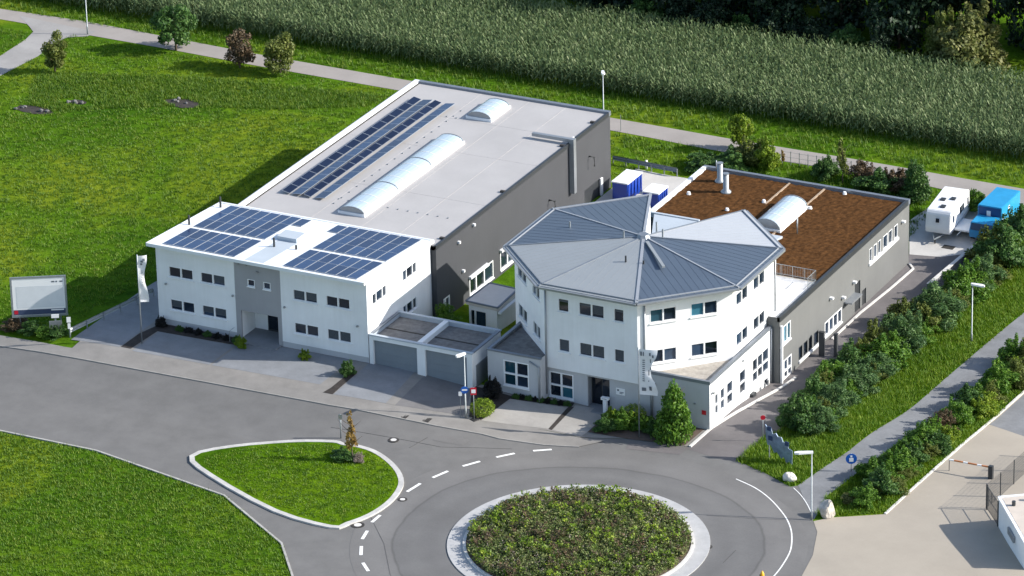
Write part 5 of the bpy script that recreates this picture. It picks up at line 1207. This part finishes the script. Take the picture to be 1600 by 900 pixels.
m = MB(); m.tube([bp(-.9, -.1, .03), bp(-.9, 1.3, .03)], .05, 6); m.tube([bp(.6, -.1, .03), bp(.6, .5, .03)], .05, 6); m.build('leg', GALV, sc)
boulder('large pale boulder beside the street lamp at the cycle path', G(1293, 808), .62, .55, .85, 1)
boulder('small white boulder on the verge below the metal sculpture', G(1234, 752), .55, .4, .42, 4, plain('white_stone', (.62, .58, .52), .85, var=.25, scale=2, fine=8, bmp=.5))
# guard rails
def guard(label, a, b, nposts):
    A_, B_ = Vector(a), Vector(b); o = thing('guard_rail', label, 'guard rail', a); d = (B_-A_); sd = Vector((-d.y, d.x, 0)).normalized()
    m = MB()
    for k, (z, q) in enumerate(((.38, .0), (.48, .09), (.58, .0), (.68, .09), (.80, .0))):
        if k:
            z0, q0 = pz; m.quad(A_+sd*q0+Vector((0, 0, z0)), B_+sd*q0+Vector((0, 0, z0)), B_+sd*q+Vector((0, 0, z)), A_+sd*q+Vector((0, 0, z)))
        pz = (z, q)
    m.build('rail', GALV, o)
    for i in range(nposts):
        p = A_.lerp(B_, i/(nposts-1)); m = MB(); m.box(p.x-.04, p.x+.04, p.y-.04, p.y+.04, p.z-.1, p.z+.7); m.build('post', GALV, o)
a, b = G(110, 527), G(240, 464); guard('steel guard rail between meadow and side drive', a, b, 6)
a, b = G(958, 256), G(1058, 276); guard('steel guard rail behind the delivery yard', a, b, 6)
mk = thing('bollard', 'white bollard beside the rear guard rail', 'bollard', G(1010, 264)); q = Vector(mk.location)
m = MB(); m.tube([q, q+Vector((0, 0, .75)), q+Vector((0, 0, .8))], [.12, .12, .06], 10); m.build('post', FRAME, mk, smooth=True); m = MB(); m.tube([q+Vector((0, 0, .55)), q+Vector((0, 0, .63))], .123, 10); m.build('band', DARKM, mk)
st = thing('letter_stele', 'white letterbox stele beside the octagonal entrance', 'stele', G(946, 646)); q = Vector(st.location)
m = MB(); m.box(q.x-.16, q.x+.16, q.y-.12, q.y+.12, q.z-.05, q.z+1.15); m.build('body', FRAME, st, bevel=.02); m = MB(); m.prism([(q.x-.3, q.y-.16), (q.x+.3, q.y-.16), (q.x+.3, q.y+.16), (q.x-.3, q.y+.16)], q.z+1.153, q.z+1.35); m.build('box', FRAME, st); m = MB(); m.box(q.x-.2, q.x+.2, q.y-.168, q.y-.161, q.z+1.24, q.z+1.28); m.build('slot', INK, st)
# covers in the road
def cover(label, px, py, r, square=False):
    q = G(px, py); z = q.z+.045; o = thing('manhole_cover' if not square else 'drain_grate', label, 'manhole' if not square else 'drain', (q.x, q.y, z))
    if square:
        m = MB(); m.box(q.x-r, q.x+r, q.y-r*.7, q.y+r*.7, z-.03, z+.01); m.build('frame', IRON, o)
        m = MB()
        for k in range(5): m.box(q.x-r*.8+k*r*.36, q.x-r*.8+k*r*.36+r*.18, q.y-r*.55, q.y+r*.55, z+.012, z+.02)
        m.build('bars', IRON, o)
    else:
        m = MB(); m.tube([(q.x, q.y, z-.03), (q.x, q.y, z+.004)], r, 20); m.build('frame', IRON, o); m = MB(); m.tube([(q.x, q.y, z), (q.x, q.y, z+.012)], r*.55, 20); m.build('lid', KERB, o)
cover('round manhole cover in the street before the garage', 615, 688, .42); cover('round manhole cover beside the splitter island tip', 629, 781, .35); cover('round manhole cover at the right edge of the apron', 1105, 855, .38); cover('round manhole in the left lane by the splitter island', 559, 821, .5)
cover('left drain grate at the footway before the garage', 629, 651, .42, True); cover('right drain grate at the footway before the garage', 663, 656, .5, True); cover('drain grate on the annex drive behind the annex', 1482, 387, .5, True); cover('small drain grate at the apron edge', 1066, 882, .22, True)
# wire fence along the field road
wf = thing('wire_fence', 'thin wire fence with posts along the field road', 'fence', (8, 33, 0)); fp = [G(1222+i*13.5, 256+i*2.15) for i in range(9)]; m = MB()
for p in fp: MB().tube([p-Vector((0, 0, .1)), p+Vector((0, 0, 1.25))], .04, 6).build('post', GREYM, wf)
for z in (.3, .7, 1.15):
    for i in range(len(fp)-1): m.tube([fp[i]+Vector((0, 0, z)), fp[i+1]+Vector((0, 0, z))], .012, 4, cap=False)
m.build('wire', GREYM, wf)
wf = thing('thin_post', 'single thin post beside the field road behind the hall', 'post', G(970, 205)); p = Vector(wf.location); MB().tube([p, p+Vector((0, 0, 1.5))], .03, 6).build('post', GREYM, wf)
# retaining wall along the hedge end
rw = thing('retaining_wall', 'low grey concrete wall between annex drive and hedge', 'wall', G(1440, 470)); a, b = G(1450, 458), G(1527, 393)
MB().bar(a-Vector((0, 0, .2)), b-Vector((0, 0, .2)), .25, .95).build('wall', PAVEB, rw); MB().bar(a+Vector((0, 0, .752)), b+Vector((0, 0, .752)), .3, .06).build('coping', KERB, rw)
# gate posts in the annex drive
gt = thing('drive_gate', 'pair of dark grey gate posts beside the annex wall', 'gate', G(1294, 556))
for px, py, w_, h in ((1284, 556, .42, 2.0), (1306, 558, .26, 1.95)):
    p = G(px, py); m = MB(); m.box(p.x-w_/2, p.x+w_/2, p.y-.12, p.y+.12, p.z-.1, p.z+h); m.build('post', plain('gate_grey', (.07, .075, .08), .5, .2, var=.1), gt); m = MB(); m.box(p.x-w_/2-.03, p.x+w_/2+.03, p.y-.15, p.y+.15, p.z+h+.002, p.z+h+.06); m.build('cap', DARKM, gt)
# ------------------------------------------------------------------ neighbour's corner: store, gate, fence, barrier
p0, p1 = G(1560, 824), G(1602, 893); zt = 2.35
nb = thing('neighbour_store', 'white flat roofed store at the lower right corner', 'building', p0); d = (p1-p0); d.z = 0; e = Vector((-d.y, d.x, 0)).normalized()*7
if e.x < 0: e = -e
d = d.normalized()*7.5
m = MB(); m.obox(p0-Vector((0, 0, .3)), d, e, (0, 0, zt+.3)); m.build('walls', WHITE, nb)
m = MB(); m.obox(p0+Vector((0, 0, zt+.002))+d*.02+e*.03, d*.96, e*.94, (0, 0, .05)); m.build('roof', plain('store_roof', (.52, .46, .40), .9, var=.08), nb)
for a, dd_ in ((p0, d), (p0, e), (p0+d, e), (p0+e, d)): 
    m = MB(); m.bar(a+Vector((0, 0, zt-.05)), a+dd_+Vector((0, 0, zt-.05)), .2, .16); m.build('parapet_cap', FRAME, nb)
for t, s_ in ((.2, .1), (.12, .28)):
    q = p0+d*t+e*s_+Vector((0, 0, zt+.05)); MB().tube([q, q+Vector((0, 0, .35))], .14, 10).build('roof_vent', DARKM, nb)
q = p0+d*.42-e*.004+Vector((0, 0, 1.1)); m = MB(); m.obox(q, d*.22, -e*.02, (0, 0, .5)); m.build('wall_slot', GREYM, nb)
gt = thing('mesh_gate', 'black barred gate panel beside the white store', 'gate', G(1542, 797)); a, b = G(1542, 797), G(1559, 823)
for p in (a, b): m = MB(); m.tube([p-Vector((0, 0, .1)), p+Vector((0, 0, 2.05))], .06, 8); m.build('post', DARKM, gt)
m = MB(); k = 16
for i in range(k+1):
    p = a.lerp(b, i/k); m.tube([p+Vector((0, 0, .15)), p+Vector((0, 0, 1.95))], .018, 4, cap=False)
for z in (.15, 1.05, 1.95): m.tube([a+Vector((0, 0, z)), b+Vector((0, 0, z))], .025, 4)
m.build('bars', DARKM, gt)
fn = thing('mesh_fence', 'dark wire mesh fence running from the black gate', 'fence', G(1541, 796)); fp = [G(1541, 795), G(1563, 777), G(1584, 757), G(1606, 737), G(1630, 716)]
for p in fp: m = MB(); m.tube([p-Vector((0, 0, .1)), p+Vector((0, 0, 2.0))], .045, 6); m.build('post', DARKM, fn)
for i in range(4):
    a, b = fp[i], fp[i+1]; m = MB(); L = (b-a).length; k = int(L/.09)
    for j in range(k+1):
        p = a.lerp(b, j/k); m.tube([p+Vector((0, 0, .1)), p+Vector((0, 0, 1.95))], .006, 3, cap=False)
    for j in range(10): z = .1+j*.205; m.tube([a+Vector((0, 0, z)), b+Vector((0, 0, z))], .007, 3, cap=False)
    m.build('mesh_panel', DARKM, fn)
br = thing('barrier', 'orange and white barrier arm with black post across the forecourt', 'barrier', G(1548, 748)); p = Vector(br.location)
m = MB(); m.box(p.x-.17, p.x+.17, p.y-.17, p.y+.17, p.z, p.z+1.05); m.build('post', DARKM, br, bevel=.03)
q1 = p+Vector((0, 0, .88)); g2 = G(1483, 736); q2 = Vector((g2.x, g2.y, g2.z+.88))
for i in range(9):
    a, b = q1.lerp(q2, i/9), q1.lerp(q2, (i+.97)/9); m = MB(); m.bar(a, b, .09, .1); m.build('arm_section', ORANGE if i % 3 != 2 else FRAME, br)
m = MB(); m.tube([g2, g2+Vector((0, 0, .86))], .03, 6); m.build('rest', DARKM, br)
mk = thing('yellow_marker', 'yellow and black marker post at the lower edge of the roundabout', 'post', G(1191, 912)); p = Vector(mk.location)
m = MB(); m.tube([p, p+Vector((0, 0, .8)), p+Vector((0, 0, 1.0))], [.16, .14, .03], 10); m.build('body', YELL, mk, smooth=True); m = MB(); m.tube([p+Vector((-.1, 0, 0)), p+Vector((-.1, 0, .7))], .1, 8); m.build('foot', RUBB, mk)

# ------------------------------------------------------------------ caravan, truck, skips
def wheel(root, x, y, r, w_, side):
    t = MB().tube([(x, y-w_/2, r), (x, y+w_/2, r)], r, 18).build('wheel', RUBB, root)
    MB().tube([(x, y+side*w_/2*.9, r), (x, y+side*(w_/2+.01), r)], r*.55, 14).build('rim', GALV, t)
cv_ = thing('caravan', 'white touring caravan with roof hatches parked behind the annex', 'caravan', (0, 0, 0))
prof = [(-2.9, .62), (-2.95, 1.1), (-2.65, 2.25), (-2.4, 2.5), (2.4, 2.55), (2.75, 2.45), (2.85, .6), (2.2, .5), (-2.4, .5)]   # x forward is -x
m = MB(); n = len(prof); W2 = 1.12; m.add([(x, -W2, z) for x, z in prof]+[(x, W2, z) for x, z in prof], [tuple(range(n)), tuple(range(2*n-1, n-1, -1))]+[(i, (i+1) % n, n+(i+1) % n, n+i) for i in range(n)]); m.build('body', CARAV, cv_, bevel=.06)
for x, y in ((-1.6, -.1), (-.2, .35), (.2, -.45)): MB().box(x-.25, x+.25, y-.22, y+.22, 2.5, 2.62).build('roof_hatch', DARKM, cv_)
for (x0, x1) in ((-2.1, -1.65), (-.1, .5), (.6, 1.1), (2.1, 2.4)):
    MB().box(x0, x1, -W2-.02, -W2-.005, 1.35, 1.95).build('side_window', GLASS, cv_); MB().box(x0, x1, W2+.005, W2+.02, 1.35, 1.95).build('side_window', GLASS, cv_)
m = MB(); m.obox((-2.97, -.16, 1.62), (.09, 0, .34), (0, .32, 0), (-.02, 0, .0)); m.build('front_window', GLASS, cv_)
MB().box(-2.85, 2.7, -W2-.03, -W2-.004, .62, .8).build('skirt', BASEG, cv_); MB().box(-2.85, 2.7, W2+.004, W2+.03, .62, .8).build('skirt', BASEG, cv_)
m = MB(); m.bar((-4.0, 0, .45), (-2.6, -.55, .45), .08, .1); m.bar((-4.0, 0, .45), (-2.6, .55, .45), .08, .1); m.build('drawbar', GALV, cv_); MB().tube([(-3.7, 0, .02), (-3.7, 0, .5)], .06, 8).build('jockey_wheel', RUBB, cv_)
for s_ in (-1, 1): wheel(cv_, .2, s_*.95, .33, .2, s_)
p = Vector((26.2, 28.0, 0)); cv_.location = (p.x, p.y, H(p.x, p.y)+.04); cv_.scale = (.88, .95, 1); cv_.rotation_euler = (0, R(-4.0), R(93))
tk = thing('box_truck', 'bright blue box truck parked beside the caravan', 'truck', (0, 0, 0))
MB().box(-.6, 3.6, -1.05, 1.05, .75, 2.5).build('cargo_box', BLUEP, tk, bevel=.04)
MB().box(-.615, -.6, -.98, .98, .85, 2.4).build('cargo_front', BLUED, tk)
m = MB(); m.add([(-2.6, -1.0, .4), (-.7, -1.0, .4), (-.7, -1.0, 1.7), (-2.25, -1.0, 1.62), (-2.6, -1.0, 1.0), (-2.6, 1.0, .4), (-.7, 1.0, .4), (-.7, 1.0, 1.7), (-2.25, 1.0, 1.62), (-2.6, 1.0, 1.0)], [(0, 1, 2, 3, 4), (9, 8, 7, 6, 5), (0, 4, 9, 5), (4, 3, 8, 9), (3, 2, 7, 8), (2, 1, 6, 7), (1, 0, 5, 6)]); cab = m.build('cab', BLUEP, tk, bevel=.05)
m = MB(); m.add([(-2.57, -.9, 1.05), (-2.57, .9, 1.05), (-2.28, .9, 1.56), (-2.28, -.9, 1.56)], [(0, 1, 2, 3)]); 
for i in range(len(m.v)): m.v[i] = (m.v[i][0]-.03, m.v[i][1], m.v[i][2]+.03)
m.build('windscreen', GLASS, cab)
for s_ in (-1, 1):
    MB().box(-2.1, -1.3, s_*1.005, s_*1.015, 1.05, 1.5).build('door_window', GLASS, cab)
    for x in (-1.9, 1.4, 2.5): wheel(tk, x, s_*.9, .4, .26, s_)
MB().box(-2.4, 3.5, -.5, .5, .4, .74).build('chassis', DARKM, tk)
m = MB(); m.box(-.635, -.622, -.1, .25, 1.5, 2.1); m.build('print_mark', FRAME, tk); m = MB(); m.box(-.4, -.15, -1.07, -1.057, 1.4, 1.9); m.build('print_mark', FRAME, tk); m = MB(); m.box(.8, 1.2, -1.07, -1.057, 1.9, 2.15); m.build('print_mark', FRAME, tk)
tk.location = (29.95, 28.35, H(30, 28.3)+.04); tk.rotation_euler.z = R(90)
tr = thing('flat_trailer', 'pale grey flat trailer between caravan and blue truck', 'trailer', (0, 0, 0))
MB().box(-1.2, 1.2, -.75, .75, .55, .68).build('bed', CARAV, tr); MB().bar((-2.1, 0, .5), (-1.2, 0, .5), .08, .08).build('drawbar', GALV, tr)
for s_ in (-1, 1): wheel(tr, 0, s_*.8, .3, .18, s_)
tr.location = (28.0, 27.6, H(28.0, 27.6)+.04); tr.rotation_euler.z = R(90)
def skip(label, pos, L, w_, h, rz, lid):
    o = thing('skip_container', label, 'container', (0, 0, 0))
    m = MB(); b_ = [(-L/2+.15, -w_/2+.1), (L/2-.15, -w_/2+.1), (L/2-.15, w_/2-.1), (-L/2+.15, w_/2-.1)]; t_ = [(-L/2, -w_/2), (L/2, -w_/2), (L/2, w_/2), (-L/2, w_/2)]
    m.add([(x, y, .1) for x, y in b_]+[(x, y, h) for x, y in t_], [(3, 2, 1, 0), (0, 1, 5, 4), (1, 2, 6, 5), (2, 3, 7, 6), (3, 0, 4, 7), (4, 5, 6, 7)]); m.build('body', SKIPB, o)
    m = MB()
    for i in range(5):
        x = -L/2+.2+i*(L-.4)/4; MB().box(x-.05, x+.05, -w_/2-.05, -w_/2+.02, .15, h).build('rib', SKIPB, o); MB().box(x-.05, x+.05, w_/2-.02, w_/2+.05, .15, h).build('rib', SKIPB, o)
    m = MB(); m.box(-L/2-.03, L/2+.03, -w_/2-.06, w_/2+.06, h+.002, h+.1); m.build('lid', lid, o)
    o.location = pos; o.rotation_euler.z = rz; return o
skip('large blue skip with white lid at the hall door', (-.1, 21.6, H(-.1, 21.6)+.03), 2.9, 1.4, 1.75, R(90), FRAME)
skip('small blue skip with white lid right of the large skip', (2.7, 21.2, H(2.7, 21.2)+.03), 1.9, 1.4, 1.35, R(90), FRAME)
pl_ = thing('pallet_stack', 'pale stacked pallets between the two blue skips', 'pallets', (1.5, 23.4, H(1.5, 23.4)))
for k in range(4):
    for j in range(4): q = pl_.location; m = MB(); m.box(q.x-.5+j*.27, q.x-.5+j*.27+.2, q.y-.4, q.y+.4, q.z+.05+k*.16, q.z+.13+k*.16); m.build('board', KERB, pl_)
